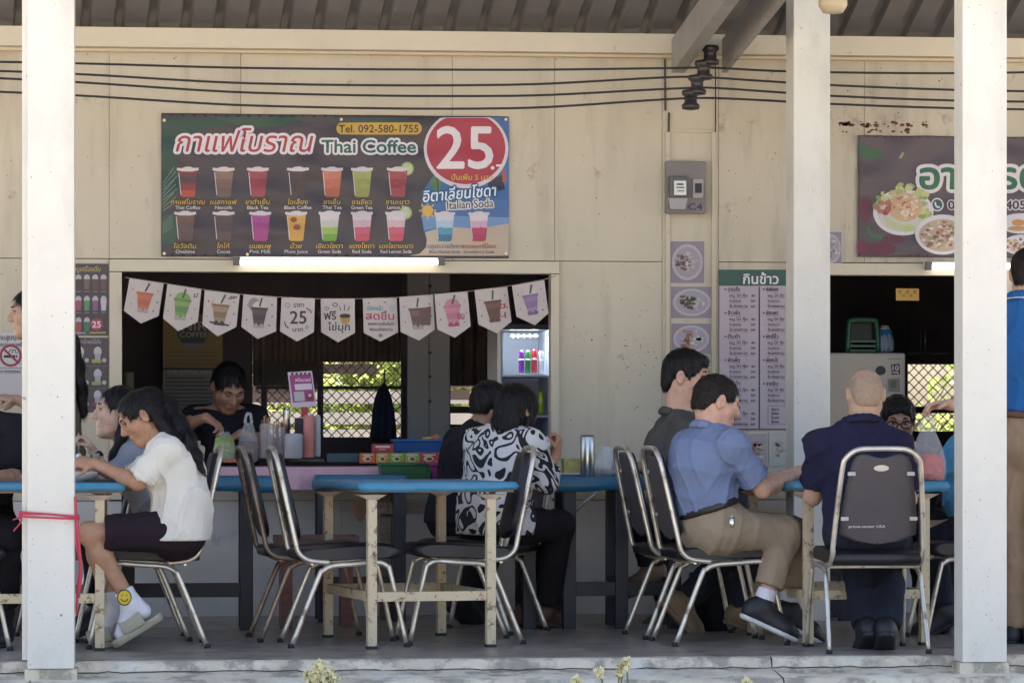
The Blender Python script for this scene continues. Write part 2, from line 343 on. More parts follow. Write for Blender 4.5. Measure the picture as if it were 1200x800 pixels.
def chain(x0, x1, y0, y1, Y, st=11.5, m=wire_m):
    b = MB(); a, c = P(x0, y1, Y), P(x1, y0, Y); W, Hh = c.x - a.x, c.z - a.z; step = st / 185
    n = int((W + Hh) / step) + 2
    for sgn in (1, -1):
        for k in range(n):
            o = k * step - Hh
            pts = [(o, 0), (o + Hh, Hh)]
            t0 = max(0, -o / Hh); t1 = min(1, (W - o) / Hh)
            if t1 <= t0: continue
            q = [(o + Hh * t, Hh * t) for t in (t0, t1)]
            if sgn < 0: q = [(W - xx, zz) for xx, zz in q]
            b.tube([a + V(q[0][0], sgn * .002, q[0][1]), a + V(q[1][0], sgn * .002, q[1][1])], .0035, 5, cap=False)
    return b
part('wire_mesh', chain(300, 477, 424, 520, YR - .02), wire_m, kit)
part('wire_mesh', chain(1064, 1190, 427, 504, YR - .02), wire_m, kit)

# lean-to roofs, board fence and greenery behind the kitchen
tin_m = mat('rusty_tin_sheet', (.16, .12, .10), .6, .2, var=.3, vs=3, dirt=((.07, .05, .04), 4, .5, .2, .7))
def tin(x0, x1, ya, Ya, yb, Yb, label, pitch=.076, amp=.014):
    a, c = P(x0, ya, Ya), P(x1, yb, Yb); r = thing('lean_to_roof', label, 'lean-to roof', (a.x, Ya, a.z)); b = MB(); gr = []
    n = int((P(x1, 0, Ya).x - a.x) / pitch) * 8
    for i in range(n + 1):
        q = i * pitch / 8; dz = amp * math.sin(i * math.pi / 4); gr.append([V(a.x + q, Ya, a.z + dz), V(a.x + q, Yb, c.z + dz)])
    b.sheet(gr); part('tin_sheet', b, tin_m, r)
    bb = MB(); bb.box((a.x, Yb - .05, c.z - .085), (a.x + n * pitch / 8, Yb - .01, c.z - .016)); part('purlin', bb, dark_m, r)
    bb = MB(); bb.box((a.x, (Ya + Yb) / 2 - .03, (a.z + c.z) / 2 - .075), (a.x + n * pitch / 8, (Ya + Yb) / 2 + .03, (a.z + c.z) / 2 - .014)); part('purlin', bb, dark_m, r)
    return r
tin(290, 480, 366, 21.5, 424, 24.2, 'rusty corrugated lean-to roof beyond the wire mesh left of the hanging jacket')
tin(296, 383, 440, 23.0, 458, 25.2, 'low corrugated lean-to roof above the pink payment sign')
tin(524, 600, 372, 21.5, 400, 24.0, 'corrugated lean-to roof seen between grey partition and drinks fridge')
tin(524, 600, 425, 22.5, 455, 25.0, 'lower corrugated lean-to roof beside the drinks fridge')
tin(1050, 1200, 366, 21.5, 412, 24.0, 'corrugated lean-to roof beyond the mesh behind the plastic bag')
b = MB(); gr = []; a, c = P(298, 372, 21.34), P(470, 451, 21.34); n = int((c.x - a.x) / .076) * 6
for i in range(n + 1): gr.append([V(a.x + i * .076 / 6, 21.335 + .012 * math.sin(i * math.pi / 3), z) for z in (a.z, P(0, 423, 21.34).z)])
b.sheet(gr); part('tin_lining', b, tin_m, kit)
b = MB(); gr = []; a = P(528, 372, 21.34); n = int((P(584, 0, 21.34).x - a.x) / .076) * 6
for i in range(n + 1): gr.append([V(a.x + i * .076 / 6, 21.335 + .012 * math.sin(i * math.pi / 3), z) for z in (a.z, P(0, 450, 21.34).z)])
b.sheet(gr); part('tin_lining', b, tin_m, kit)
fence = thing('board_fence', 'pale horizontal board fence beyond the kitchen mesh', 'fence', P(440, 700, 25.6))
fb_m = mat('pale_fence_paint', (.52, .5, .46), .8, var=.12, vs=3)
for (y0, y1) in ((458, 473), (483, 497), (503, 520), (528, 545)):
    b = MB(); a, c = P(240, y0, 25.6), P(720, y1, 25.6); b.box((a.x, 25.6, a.z), (c.x, 25.63, c.z)); part('fence_board', b, fb_m, fence)
for xx in (300, 480, 640):
    b = MB(); a = P(xx, 440, 25.63); b.box((a.x - .05, 25.632, -.4), (a.x + .05, 25.72, a.z)); part('fence_post', b, fb_m, fence)
lm = bpy.data.materials.new('sunlit_leaf'); lm.use_nodes = True; n_ = lm.node_tree; pb = n_.nodes['Principled BSDF']
pb.inputs['Base Color'].default_value = (.11, .17, .03, 1); pb.inputs['Roughness'].default_value = .5
tr = n_.nodes.new('ShaderNodeBsdfTranslucent'); tr.inputs[0].default_value = (.46, .50, .16, 1); ms = n_.nodes.new('ShaderNodeMixShader'); ms.inputs[0].default_value = .5
n_.links.new(pb.outputs[0], ms.inputs[1]); n_.links.new(tr.outputs[0], ms.inputs[2]); n_.links.new(ms.outputs[0], n_.nodes['Material Output'].inputs[0])
bark_m = mat('bark', (.12, .09, .06), .9, var=.3, vs=9)
def bush(px, Y, w_, h_, n, seed, label):
    random.seed(seed); base = P(px, 510, Y); base.z = -.36
    r = thing('garden_bush', label, 'bush', base, 0, 'bushes behind the kitchen'); b = MB()
    cl = [(random.uniform(-w_, w_), random.uniform(-.5, .5), random.uniform(.25, h_), random.uniform(.18, .4)) for _ in range(int(n / 90))]
    for (cx, cy, cz, cr) in cl:
        for k in range(90):
            d = Vector((random.gauss(0, 1), random.gauss(0, 1), random.gauss(0, 1))).normalized() * cr * random.uniform(.5, 1)
            p = base + V(cx, cy, cz) + d; s = random.uniform(.035, .075)
            u = Vector((random.gauss(0, 1), random.gauss(0, 1), random.gauss(0, .6))).normalized(); v = u.cross(Vector((random.gauss(0, 1), random.gauss(0, 1), random.gauss(0, 1)))).normalized()
            b.add([p - u * s, p + v * s * .45, p + u * s, p - v * s * .45], [(0, 1, 2, 3)])
    tag(b.build('foliage', lm, r, loc=base, fixn=False), kind='stuff')
    t = MB()
    for k in range(7): t.tube([base + V(random.uniform(-w_, w_) * .3, 0, 0), base + V(random.uniform(-w_, w_) * .6, random.uniform(-.2, .2), h_ * .5), base + V(random.uniform(-w_, w_) * .9, random.uniform(-.3, .3), h_ * .9)], [.03, .02, .008], 6)
    part('stem', t, bark_m, r)
for i, (px, Y, w_, h_, n) in enumerate(((340, 27, .9, 2.2, 6500), (425, 28.2, 1.1, 2.6, 8000), (510, 27.3, .9, 2.2, 6000), (585, 27.6, .8, 2.4, 5000))):
    bush(px, Y, w_, h_, n, 40 + i, ('leafy sunlit bush beyond the mesh left of the pink sign', 'tall sunlit bush beyond the mesh right of the pink sign', 'sunlit bush behind the grey partition', 'sunlit bush seen through slits beside the fridge')[i])
bush(1095, 27, 1.0, 1.9, 5500, 50, 'sunlit bush beyond the right kitchen mesh above the plastic bag')

# ---------------------------------------------------------------- cables, insulators, meter, lamps
cab_m = mat('black_cable', (.02, .018, .02), .5)
CX_ = (-40, 90, 300, 600, 790, 830, 900, 975, 1118, 1260)
for i, (ys, lb) in enumerate((((72, 74.5, 80, 82, 80, 79.5, 83, 85, 86, 84), 'topmost of the four black electric cables strung along the wall'), ((82, 87, 98, 99.5, 90.5, 91, 95.5, 100, 105.5, 108), 'second black cable from the top strung along the wall'),
        ((90, 96.5, 109, 112.5, 104, 103, 107.5, 112.5, 118, 120), 'third black cable from the top strung along the wall'), ((106, 112, 124, 127, 116, 115, 118, 122, 127, 129), 'lowest of the four black electric cables above the drinks banner'))):
    b = MB(); pts = []
    for k in range(len(CX_) - 1):
        y0, y1, y2, y3 = ys[max(k - 1, 0)], ys[k], ys[k + 1], ys[min(k + 2, len(ys) - 1)]; x0, x1, x2, x3 = CX_[max(k - 1, 0)], CX_[k], CX_[k + 1], CX_[min(k + 2, len(ys) - 1)]
        m1 = (y2 - y0) / (x2 - x0) * (x2 - x1); m2 = (y3 - y1) / (x3 - x1) * (x2 - x1)
        for q in range(8):
            t = q / 8; y = (2 * t ** 3 - 3 * t * t + 1) * y1 + (t ** 3 - 2 * t * t + t) * m1 + (3 * t * t - 2 * t ** 3) * y2 + (t ** 3 - t * t) * m2; x = x1 + (x2 - x1) * t
            pts.append(P(x, y, 18.02 - .02 * i))
    b.tube(pts, .006, 6); tag(b.build('electric_cable', cab_m, loc=pts[0]), lb, 'cable', 'cables along the wall')
r = thing('insulator_rack', 'dark rack of stacked spool insulators under the rafter end', 'insulator', P(815, 100, 18.0))
b = MB(); a, c = P(806, 122, 18.06), P(834, 58, 18.02); b.tube([a, c], .016, 6); part('bracket', b, black_m, r)
for k in range(4):
    p = a.lerp(c, .06 + .27 * k) + V(.0, -.05, 0); m = MB()
    m.lathe([(.02, -.055), (.046, -.05), (.05, -.03), (.034, -.016), (.034, .016), (.05, .03), (.046, .05), (.02, .055)], p, 14); part('spool', m, mat('brown_glazed_insulator', (.035, .028, .03), .35), r)
for x0, x1, yt in ((779, 779.8, 60), (784, 783, 132), (838.5, 838.5, 68)):
    b = MB(); b.tube([P(x0, yt, YW - .012), P(x1, 192 if yt > 100 else (130 if x0 < 800 else 316), YW - .012)], .006 if x0 < 800 else .003, 6)
    tag(b.build('conduit', cab_m if x0 > 800 else mat('grey_conduit', (.10, .08, .075), .6), loc=P(x0, yt, YW)), ('thin grey conduit running up the pilaster left edge to the rafter', 'grey conduit entering the top of the electricity meter box', 'thin dark wire hanging down the wall seam to the green headed menu')[(779, 784, 838.5).index(x0)], 'conduit')
r = thing('meter_box', 'grey steel electricity meter box marked C4 on the pilaster', 'meter box', P(803, 220, YW))
b = MB(); b.box(P(780, 250, YW - .06), P(826, 190, YW - .0145)); part('case', b, mat('grey_meter_case', (.20, .175, .165), .55, var=.12, vs=8), r, bevel=.008)
b = MB(); b.box(P(785, 231, YW - .095), P(806, 207, YW - .062)); part('meter_housing', b, mat('dark_meter_glass', (.10, .09, .085), .25), r, bevel=.01)
b = MB(); b.box(P(790, 228.5, YW - .10), P(804, 212, YW - .0965)); part('dial', b, mat('white_dial', (.75, .73, .66), .4), r)
b = MB(); b.prism([P(783, 232, YW - .085), P(806, 232, YW - .085), P(803, 245, YW - .085), P(786, 245, YW - .085)], (0, .022, 0)); part('terminal_cover', b, mat('pale_grey_plastic', (.36, .34, .32), .5), r)
b = MB(); b.box(P(812, 232, YW - .08), P(824, 210, YW - .0615)); part('breaker', b, mat('pale_grey_plastic', (.36, .34, .32), .5), r, bevel=.004)
b = MB(); b.box(P(815, 226, YW - .09), P(822, 215, YW - .0805)); part('breaker_switch', b, black_m, r)
pr = Print(YW - .0605); pr.text('C4', 806.5, 823, 246, 7.5, '#2b2f5c', 1, .02); pr.Y = YW - .1005; pr.rect(793, 215, 801, 217, '#222222', 1); pr.rect(792.5, 219, 802, 220.5, '#555544', 1); pr.rect(794, 223, 802, 224.5, '#777766', 1)
pr.make('lettering', r)
lamp_e = mat('lit_lamp_tube', (1, .99, .95), emit=1.3)
def batten_lamp(x0, x1, y, label):
    r = thing('fluorescent_lamp', label, 'lamp', P((x0 + x1) / 2, y, YW - .06), 0, 'fluorescent lamps over the windows')
    a, c = P(x0, y, YW - .05), P(x1, y, YW - .05); b = MB(); b.box(a + V(-.02, .0, .0), c + V(.02, .046, .022)); part('housing', b, mat('white_lamp_housing', (.7, .7, .66), .4), r, bevel=.004)
    b = MB(); b.tube([a + V(.015, -.014, -.004), c + V(-.015, -.014, -.004)], .0135, 10); part('tube', b, lamp_e, r)
    for p, s in ((a, -1), (c, 1)): b = MB(); b.box(p + V(-.022 if s < 0 else -.014, -.032, -.022), p + V(.014 if s < 0 else .022, -.0005, .024)); part('end_cap', b, mat('dark_end_cap', (.12, .11, .10), .5), r, bevel=.004)
batten_lamp(278, 516, 306.5, 'long lit fluorescent lamp just under the drinks banner')
batten_lamp(1088, 1195, 312, 'lit fluorescent lamp under the food banner on the right')
r = thing('round_lamp', 'round beige ceiling lamp half hidden by the slim post', 'lamp', P(976, 2, 16.5)); b = MB(); b.lathe([(.03, .06), (.05, .05), (.07, .02), (.072, -.02), (.05, -.055), (.02, -.06)], P(976, 2, 16.5), 18); part('shade', b, mat('beige_lamp_glass', (.55, .45, .30), .4), r)
b = MB(); p = P(976, 2, 16.5); b.tube([p + V(0, 0, .06), p + V(0, 0, .72)], .008, 6); part('stem', b, steel_m, r)

def wrinkle(o, seed=0.):
    bm = bmesh.new(); bm.from_mesh(o.data); bmesh.ops.triangulate(bm, faces=bm.faces)
    for _ in range(9):
        ed = [e for e in bm.edges if e.calc_length() > .026]
        if not ed: break
        bmesh.ops.subdivide_edges(bm, edges=ed, cuts=1); bmesh.ops.triangulate(bm, faces=[f for f in bm.faces if len(f.verts) > 3])
    for v in bm.verts:
        x, z = v.co.x, v.co.z; a = math.sin(9 * x - 26 * z + 2.2 * math.sin(5 * x + 3 * z + seed)) + .7 * math.sin(17 * x + 21 * z + 1.7 * math.sin(6 * z - 4 * x) + seed) + .6 * math.sin(5 * x + 34 * z + 1.5 * math.sin(7 * x))
        v.co.y -= .0042 * (a + 2.3)
    for f in bm.faces: f.smooth = True
    bm.to_mesh(o.data); bm.free()
# ---------------------------------------------------------------- printed banners and posters
def board(name, label, cat, x0, y0, x1, y1, col, Y=None, th=.004, rough=.45, wr=.3, bs=6):
    Y = Y or YW - .006; r = thing(name, label, cat, P((x0 + x1) / 2, (y0 + y1) / 2, Y)); n, m_ = 24, 8; b = MB()
    b.box(P(x0, y1, Y), P(x1, y0, Y) + V(0, th, 0)); part('sheet', b, mat('sheet_' + name + col, col, rough, bump=wr, bs=bs, stretch=(1, 1, 1.8)), r)
    return r, Print(Y)
r, p = board('drinks_banner', 'wide dark drinks banner with rows of cups and a red 25 circle', 'banner', 189, 137, 596, 300.5, '#453b3d')
gr, gr2 = '#2c4a3c', '#38543f'
p.poly([(190, 138), (300, 138), (270, 147), (225, 155), (206, 190), (215, 215), (196, 240), (190, 250)], gr, 1); p.poly([(250, 138), (360, 138), (330, 148), (285, 150)], gr2, 1); p.poly([(380, 138), (480, 138), (470, 145), (400, 150)], '#3d4a40', 1)
p.poly([(190, 255), (200, 250), (212, 262), (205, 285), (190, 288)], gr2, 1)
for k in range(9): p.line([(191, 215 + k * 4), (204 + k % 3 * 2, 196 + k * 5)], .6, '#8a9a84', 2)
for k in range(6): p.line([(191, 262 + k * 2.5), (203, 250 + k * 3)], .6, '#71876f', 2)
# right hand soda panel: sea, sand and a curved edge
edge = [(597 - 0.8, 137.8), (597 - .8, 299.8), (480, 299.8), (492, 297), (499, 290), (500, 281), (496, 270), (494, 255), (493, 238), (497, 222), (506, 208), (512, 200), (515, 137.8)]
p.poly(edge, '#3d6ba6', 2); p.poly([(596, 262), (596, 299.8), (480, 299.8), (492, 297), (499, 290), (500, 281), (498, 272), (520, 266), (560, 268)], '#bda58c', 3); p.poly([(494, 252), (596, 255), (596, 262), (560, 268), (520, 266), (497, 270)], '#6a8fbb', 3)
p.poly([(503, 214), (512, 200), (524, 206), (516, 218), (520, 230), (508, 224)], '#4f7d49', 3); p.line([(512, 208), (514, 232)], 2, '#6b4a3a', 4); p.poly([(570, 212), (588, 205), (592, 222), (575, 226)], '#3a3142', 3); p.poly([(588, 200), (592, 198), (594, 212), (589, 214)], '#b0505a', 3)
p.ell(501, 247, 6.5, 6.5, '#d8a437', 4, 14); p.ell(501, 260, 5, 3, '#e4dcdc', 3, 12)
for k in range(8): p.line([(501 + 7 * math.cos(k * .785), 247 + 7 * math.sin(k * .785)), (501 + 10 * math.cos(k * .785), 247 + 10 * math.sin(k * .785))], 2, '#d8a437', 4)
p.poly([(500 + 46 + 49.5 * math.cos(R(a)), min(300, max(138, 175 + 46 * math.sin(R(a))))) for a in range(0, 360, 8)], '#d3c3c6', 4)
p.poly([(546 + 46 * math.cos(R(a)), max(138.5, 174 + 42 * math.sin(R(a)))) for a in range(0, 360, 8)], '#b32f3f', 5)
p.text('25', 512, 577, 197, 48, '#ddd0d3', 6, .03); p.ell(577, 197, 2.2, 2.2, '#ddd0d3', 6, 10); p.rect(581, 193, 588, 195.5, '#ddd0d3', 6)
p.text('ปั่นเพิ่ม 5 บาท', 529, 577, 211, 6, '#d9a52f', 7, .02)
p.text('อิตาเลี่ยนโซดา', 496, 582, 237, 12.5, '#dfe6ee', 8, .02, .2, -5, ('#2c5d86', .11)); p.text('Italian Soda', 524, 578, 245.5, 9.5, '#55604f', 8, .03, 0, -3, ('#d9d3d3', .11))
p.text('กาแฟโบราณ', 206, 367, 178, 23, '#b5343a', 4, .012, .22, 0, ('#dccfd2', .10)); p.text('Thai Coffee', 377, 487, 179, 14.5, '#2f6257', 4, .045, 0, 0, ('#ddd3d5', .14))
p.poly([(400 + 6 * math.cos(R(a)), 151 + 7 * math.sin(R(a))) for a in range(90, 271, 20)] + [(488 + 6 * math.cos(R(a)), 151 + 7 * math.sin(R(a))) for a in range(-90, 91, 20)], '#c79a31', 4)
p.text('Tel. 092-580-1755', 397, 490, 155.5, 8.6, '#40372a', 5, .03)
def cup(p, x, y, w_, h_, cols, froth='#cdbfc0', l=3, lid=None):
    """tapered takeaway cup: colour bands from the rim down, froth on top"""
    n = len(cols)
    for i, c in enumerate(cols):
        f0, f1 = i / n, (i + 1) / n; e0, e1 = w_ * (.46 - .13 * f0), w_ * (.46 - .13 * f1)
        y0_, y1_ = y + h_ * f0, y + h_ * f1
        pts = [(x - e0, y0_), (x + e0, y0_), (x + e1, y1_), (x - e1, y1_)]
        if i == n - 1: pts = [(x - e0, y0_), (x + e0, y0_), (x + e1 * 1.02, y1_ - h_ * .05), (x + e1 * .8, y1_), (x - e1 * .8, y1_), (x - e1 * 1.02, y1_ - h_ * .05)]
        p.poly(pts, c, l)
    q = [(x - w_ * .52, y + h_ * .02), (x - w_ * .5, y - h_ * .07), (x - w_ * .3, y - h_ * .05), (x - w_ * .12, y - h_ * .1), (x + w_ * .1, y - h_ * .11), (x + w_ * .28, y - h_ * .06), (x + w_ * .5, y - h_ * .07), (x + w_ * .52, y + h_ * .02), (x + w_ * .2, y + h_ * .07), (x - w_ * .25, y + h_ * .06)]
    p.poly(q, froth, l + 1)
    p.line([(x - w_ * .42, y + h_ * .1), (x - w_ * .32, y + h_ * .93)], w_ * .035, froth, l + 1)
    for k in range(5):                       # ice
        a, c = x + w_ * .25 * math.sin(k * 2.4 + x), y + h_ * (.2 + .13 * k); p.poly([(a, c), (a + w_ * .12, c + 1), (a + w_ * .09, c + h_ * .07), (a - 1, c + h_ * .06)], cols[min(n - 1, (k + 2) // 2)] if n > 1 else cols[0], l + 1)
R1 = ((220, ('#7a3530', '#5e4340', '#8f3f33', '#b9452f'), 'กาแฟโบราณ', 'Thai Coffee'), (262, ('#8a6a55', '#7d5f4d', '#755a4a'), 'เนสกาแฟ', 'Nescafe'), (302, ('#a3434a', '#97383f', '#a34248'), 'ชาดำเย็น', 'Black Tea'), (349, ('#4f3c38', '#4a3835', '#553f38'), 'โอเลี้ยง', 'Black Coffee'),
      (389, ('#c9755a', '#bf6548', '#b5543a'), 'ชาเย็น', 'Thai Tea'), (424, ('#a3a457', '#98994c', '#8d9044'), 'ชาเขียว', 'Green Tea'), (466, ('#a8454c', '#9a3238', '#a9484b'), 'ชามะนาว', 'Lemon Tea'))
R2 = ((217, ('#7d5646', '#6b5149', '#634c45'), 'โอวัลติน', 'Ovaltine'), (262, ('#5e4944', '#55423f', '#604c46'), 'โกโก้', 'Cocoa'), (305, ('#b0508f', '#a6407f', '#a83f80'), 'นมชมพู', 'Pink Milk'), (347, ('#d6a13d', '#cf9638', '#c98d36'), 'บ๊วย', 'Plum Juice'),
      (386, ('#c9bfc6', '#b7b7a8', '#8fae4c', '#6f9f2f'), 'เขียวโซดา', 'Green Soda'), (424, ('#cfc0c7', '#cda3ad', '#c4566a', '#c24658'), 'แดงโซดา', 'Red Soda'), (464, ('#cfc0c7', '#cda3ad', '#c4566a', '#c24658'), 'แดงโซดามะนาว', 'Red Lemon Soda'))
for row, y in ((R1, 199), (R2, 250.5)):
    for x, c, th_, en in row:
        if 'Lemon' in en: p.ell(x + 11, y - 1, 8, 8, '#8b9d57', 2, 18); p.ell(x + 11, y - 1, 6.3, 6.3, '#b4bf86', 3, 18)
        cup(p, x, y, 25, 32, c)
        if en == 'Plum Juice': p.ell(x - 3, y + 7, 4, 3.2, '#9c4a32', 5, 12); p.ell(x + 1, y + 16, 4.5, 3.4, '#9c4a32', 5, 12)
        wt = min(40, 6.2 * len(en) * .62 + 10); p.text(th_, x - wt / 2, x + wt / 2, y + 40.5, 5.2, '#c9a13c', 4, .03, .15, 0, ('#2c2425', .09), True); p.text(en, x - len(en) * 1.15 - 2, x + len(en) * 1.15 + 2, y + 46.2, 3.9, '#cabdc0', 4, .03)
for x, c, th_, en, tc, lc in ((521, ('#c7c2cf', '#a9bccd', '#4f93ad', '#3a6f8c'), 'บลูฮาวายโซดา', 'Blue Hawaii Soda', '#4f6f8f', '#6b6470'), (561, ('#d3c2cb', '#d3a1b0', '#bf3f5e', '#b83352'), 'สตรอเบอร์รี่โซดา', 'Strawberry Soda', '#ab3b46', '#6b6470')):
    cup(p, x, 251, 24, 32, c, l=5); p.text(th_, x - 20, x + 20, 291, 4.6, tc, 6, .02, nat=True); p.text(en, x - 18, x + 18, 296.8, 3.6, lc, 6, .02)
for o in (p.make('lettering', r), [c for c in r.children if c.name.startswith('sheet')][0]): wrinkle(o)
for x, y in ((192.5, 141), (400, 140), (593, 140), (192.5, 297), (290, 298), (593, 297)): b = MB(); q = P(x, y, YW - .034); b.tube([q, q + V(0, .022, 0)], .008, 10); part('eyelet', b, mat('brass_eyelet', (.6, .52, .36), .35, .7), r)

r, p = board('food_banner', 'brown food banner with salad plates and green Thai lettering, right of the slim post', 'banner', 1005, 162, 1330, 301, '#54474a')
p.poly([(1006, 163), (1010, 171), (1030, 177), (1038, 184), (1022, 187), (1008, 183)], '#2f5f3d', 1); p.line([(1054, 186), (1058, 179)], 3.2, '#8d8a57', 1)
for x, y, rx, ry, c in ((1014, 245, 8, 16, '#6b2f3b'), (1030, 292, 20, 8, '#6a2b38'), (1010, 290, 6, 9, '#7a2c3a'), (1046, 281, 14, 5, '#6a2f3a')): p.ell(x, y, rx, ry, c, 1)
p.line([(1016, 266), (1020, 276), (1034, 279)], 5, '#3d6a44', 2)
random.seed(5)
p.ell(1058, 249, 35.5, 27, '#d3cac8', 3, 36); p.ell(1058, 249, 31, 23, '#c5bab6', 4, 36)
for k in range(40): a = random.uniform(-3.4, .6); q = random.uniform(20, 33); s = random.uniform(3, 6.5); cx, cy = 1058 + q * math.cos(a), 243 + q * .8 * math.sin(a); p.poly([(cx + s * random.uniform(.5, 1.2) * math.cos(t), cy + s * random.uniform(.5, 1.1) * math.sin(t)) for t in (0, .9, 1.8, 2.8, 3.7, 4.6, 5.5)], random.choice(('#9aa65a', '#b7b56b', '#7f9a4b', '#c2b97a')), 5)
for k in range(9): p.ell(1034 + random.uniform(-8, 8), 242 + random.uniform(-7, 8), 4, 3, random.choice(('#a8423e', '#b5584a', '#b86a58')), 6, 8)
p.ell(1060, 243, 20, 17, '#c9a074', 6, 20)
for k in range(60): a, q = random.uniform(0, 6.3), random.uniform(0, 18); cx, cy = 1060 + q * math.cos(a), 242 + q * .85 * math.sin(a); p.ell(cx, cy, random.uniform(1, 3.4), random.uniform(1, 2.4), random.choice(('#d4b48a', '#c98a62', '#dcc7ae', '#b5683f', '#d6bfa4')), 7, 7)
for k in range(6): p.poly([(1034 + k * 4.4, 254 + k * 2), (1037 + k * 4.4, 253 + k * 2), (1044 + k * 4, 263 + k * 1.6), (1040 + k * 4, 265 + k * 1.4)], '#b9bd83', 7)
p.ell(1066, 267, 7, 4, '#aebb6a', 8, 12)
p.ell(1104, 275, 32, 23.5, '#d2c8c8', 8, 36); p.ell(1104, 276, 27.5, 19, '#b79d86', 9, 30)
for k in range(90): a, q = random.uniform(0, 6.3), random.uniform(0, 1) ** .6; cx, cy = 1104 + 25 * q * math.cos(a), 276 + 17 * q * math.sin(a); p.ell(cx, cy, random.uniform(1.5, 4), random.uniform(1, 2.6), random.choice(('#c8ab90', '#a88666', '#d6c4b0', '#8d5f48', '#9a9a5c', '#a9483c', '#cdb294')), 10, 7)
p.ell(1196, 262, 26, 12, '#d2c8c8', 8, 30); p.ell(1193, 261, 8, 4, '#cf8a3e', 9, 12); p.ell(1192, 268, 12, 3, '#c08a55', 9, 12)
p.ell(1198, 287, 24, 12, '#d0c6c6', 9, 30)
for k in range(40): p.ell(1196 + random.uniform(-16, 18), 287 + random.uniform(-7, 7), random.uniform(1.5, 4), 2, random.choice(('#c8ab90', '#8d5f48', '#9a9a5c', '#b5583f', '#cdb294')), 10, 7)
p.text('อาหารตามสั่ง', 1078, 1322, 221, 29, '#2f6b45', 5, .06, 0, 0, ('#d6cbce', .13))
p.ell(1098, 240, 7.6, 8, '#d6cbce', 5, 18); p.ell(1098, 240, 6, 6.4, '#2d5f45', 6, 18); p.line([(1095.5, 237), (1096, 241), (1099, 243.5), (1101, 242.5)], 2, '#d6cbce', 7)
p.text('081-354-2405', 1111, 1201, 245, 9.5, '#36343a', 6, .05, 0, 0, ('#c9bec0', .13))
for o in (p.make('lettering', r), [c for c in r.children if c.name.startswith('sheet')][0]): wrinkle(o, 1.7)

r, p = board('menu_board', 'tall lilac menu board with green heading on the wall behind the seated men', 'sign', 842, 316, 922, 503.5, '#b3a5ab', rough=.5, wr=.06)
p.rect(842, 316, 921.9, 334.8, '#35594b', 1); p.text('กินข้าว', 871, 912, 332.5, 11, '#dfd6dc', 2, .04)
p.rect(889, 336, 890.6, 502, '#4a4750', 1); p.rect(842, 502, 922, 503.4, '#56545a', 1); p.rect(842, 335, 843, 503, '#6f6870', 1)
heads = ('ตามสั่ง', 'ข้าวผัด', 'ต้มยำ', 'ผัดเผ็ด', 'สุกี้น้ำ', 'ราดหน้า'); items = ('หมู ไก่ กุ้ง', 'ทะเลรวม', 'กุ้ง ปลาหมึก รวม')
def menucol(x0, x1, xp, y, hs):
    for h in hs:
        p.ell(x0, y - 2, 1, 1, '#3a3540', 2, 8); p.text(h, x0 + 3, x0 + 17, y, 4.4, '#3b3440', 2, .03); p.rect(x0 + 3, y + 1.3, x0 + 18, y + 1.7, '#93606c', 2); y += 6.8
        for k, it in enumerate(items):
            if y > 499: return
            p.text(it, x0 + 5, min(x1, x0 + 5 + len(it) * 1.9), y, 3.3, '#4e4551', 2, .02); p.rect(x0 + 5, y + 1.1, x0 + 5 + len(it) * 1.5, y + 1.5, '#9d7a86', 2)
            if xp: p.text(str(40 + 10 * k), xp, xp + 5, y, 2.8, '#4a4350', 2, .03)
            y += 6.2
        y += 2.2
menucol(850, 876, 880, 341, heads); menucol(895, 919, 0, 341, ('ผัดพริกแกง', 'ผัดกะเพรา', 'ผัดซีอิ๊ว', 'ผัดคะน้า', 'ราดข้าว'))
p.line([(900, 475), (921, 475)], .5, '#6d6470', 2); p.line([(900, 475), (900, 497)], .5, '#6d6470', 2); p.line([(900, 497), (921, 497)], .5, '#6d6470', 2)
for k, t in enumerate(('ไข่ดาว', 'ไข่เจียว', 'ข้าวเปล่า', 'พิเศษ')): p.text(t, 904, 913, 481 + k * 4.8, 3, '#3f3844', 2, .03)
p.make('lettering', r)

def photo_print(label, x0, y0, x1, y1, cols, seed, plate=True, Y=None, bgc='#8d8089'):
    r, p = board('food_photo', label, 'photo print', x0, y0, x1, y1, '#c9bfb4', th=.003, wr=.1, Y=Y); random.seed(seed)
    r['group'] = 'food photos stuck on the wall'
    p.rect(x0 + .8, y0 + .8, x1 - .8, y1 - .8, bgc, 1); cx, cy = (x0 + x1) / 2, (y0 + y1) / 2; wx, wy = (x1 - x0) * .44, (y1 - y0) * .42
    if plate: p.ell(cx, cy, wx, wy, '#b5a9b0', 2, 24); p.ell(cx, cy, wx * .86, wy * .84, '#a094a0', 3, 24)
    for k in range(46):
        a, q = random.uniform(0, 6.3), random.uniform(0, .62); c = random.choice(cols); dx = -.22 * wx if k % 3 else .3 * wx
        if k % 3 == 0: c = random.choice(('#b8b3a6', '#aea898', '#c0bbb0'))
        p.ell(cx + dx + wx * q * math.cos(a) * .7, cy + wy * q * math.sin(a), random.uniform(1, 4), random.uniform(.8, 2.6), c, 4 + k % 2, 7)
    p.make('picture', r)
photo_print('food photo with round rice mound just below the meter box', 785, 282, 826, 332.5, ('#6b4a44', '#7d5a50', '#8d4a4a', '#5a3d38'), 11)
photo_print('food photo of greens and rice, middle of the wall column', 785.5, 335, 836, 373.5, ('#3f4a35', '#55583f', '#6b4a3a', '#2f3a2c'), 12)
photo_print('food photo of fried meat and rice just above the dark haired man', 786, 378, 834, 416, ('#8d6a55', '#7a5545', '#9a7a62', '#a56a5a'), 13)
photo_print('food photo under the menu board nearest the blue shirted man', 846, 506, 874, 546, ('#b59a4a', '#a58a5a', '#7d5a45'), 14, False, bgc='#b3a9a9')
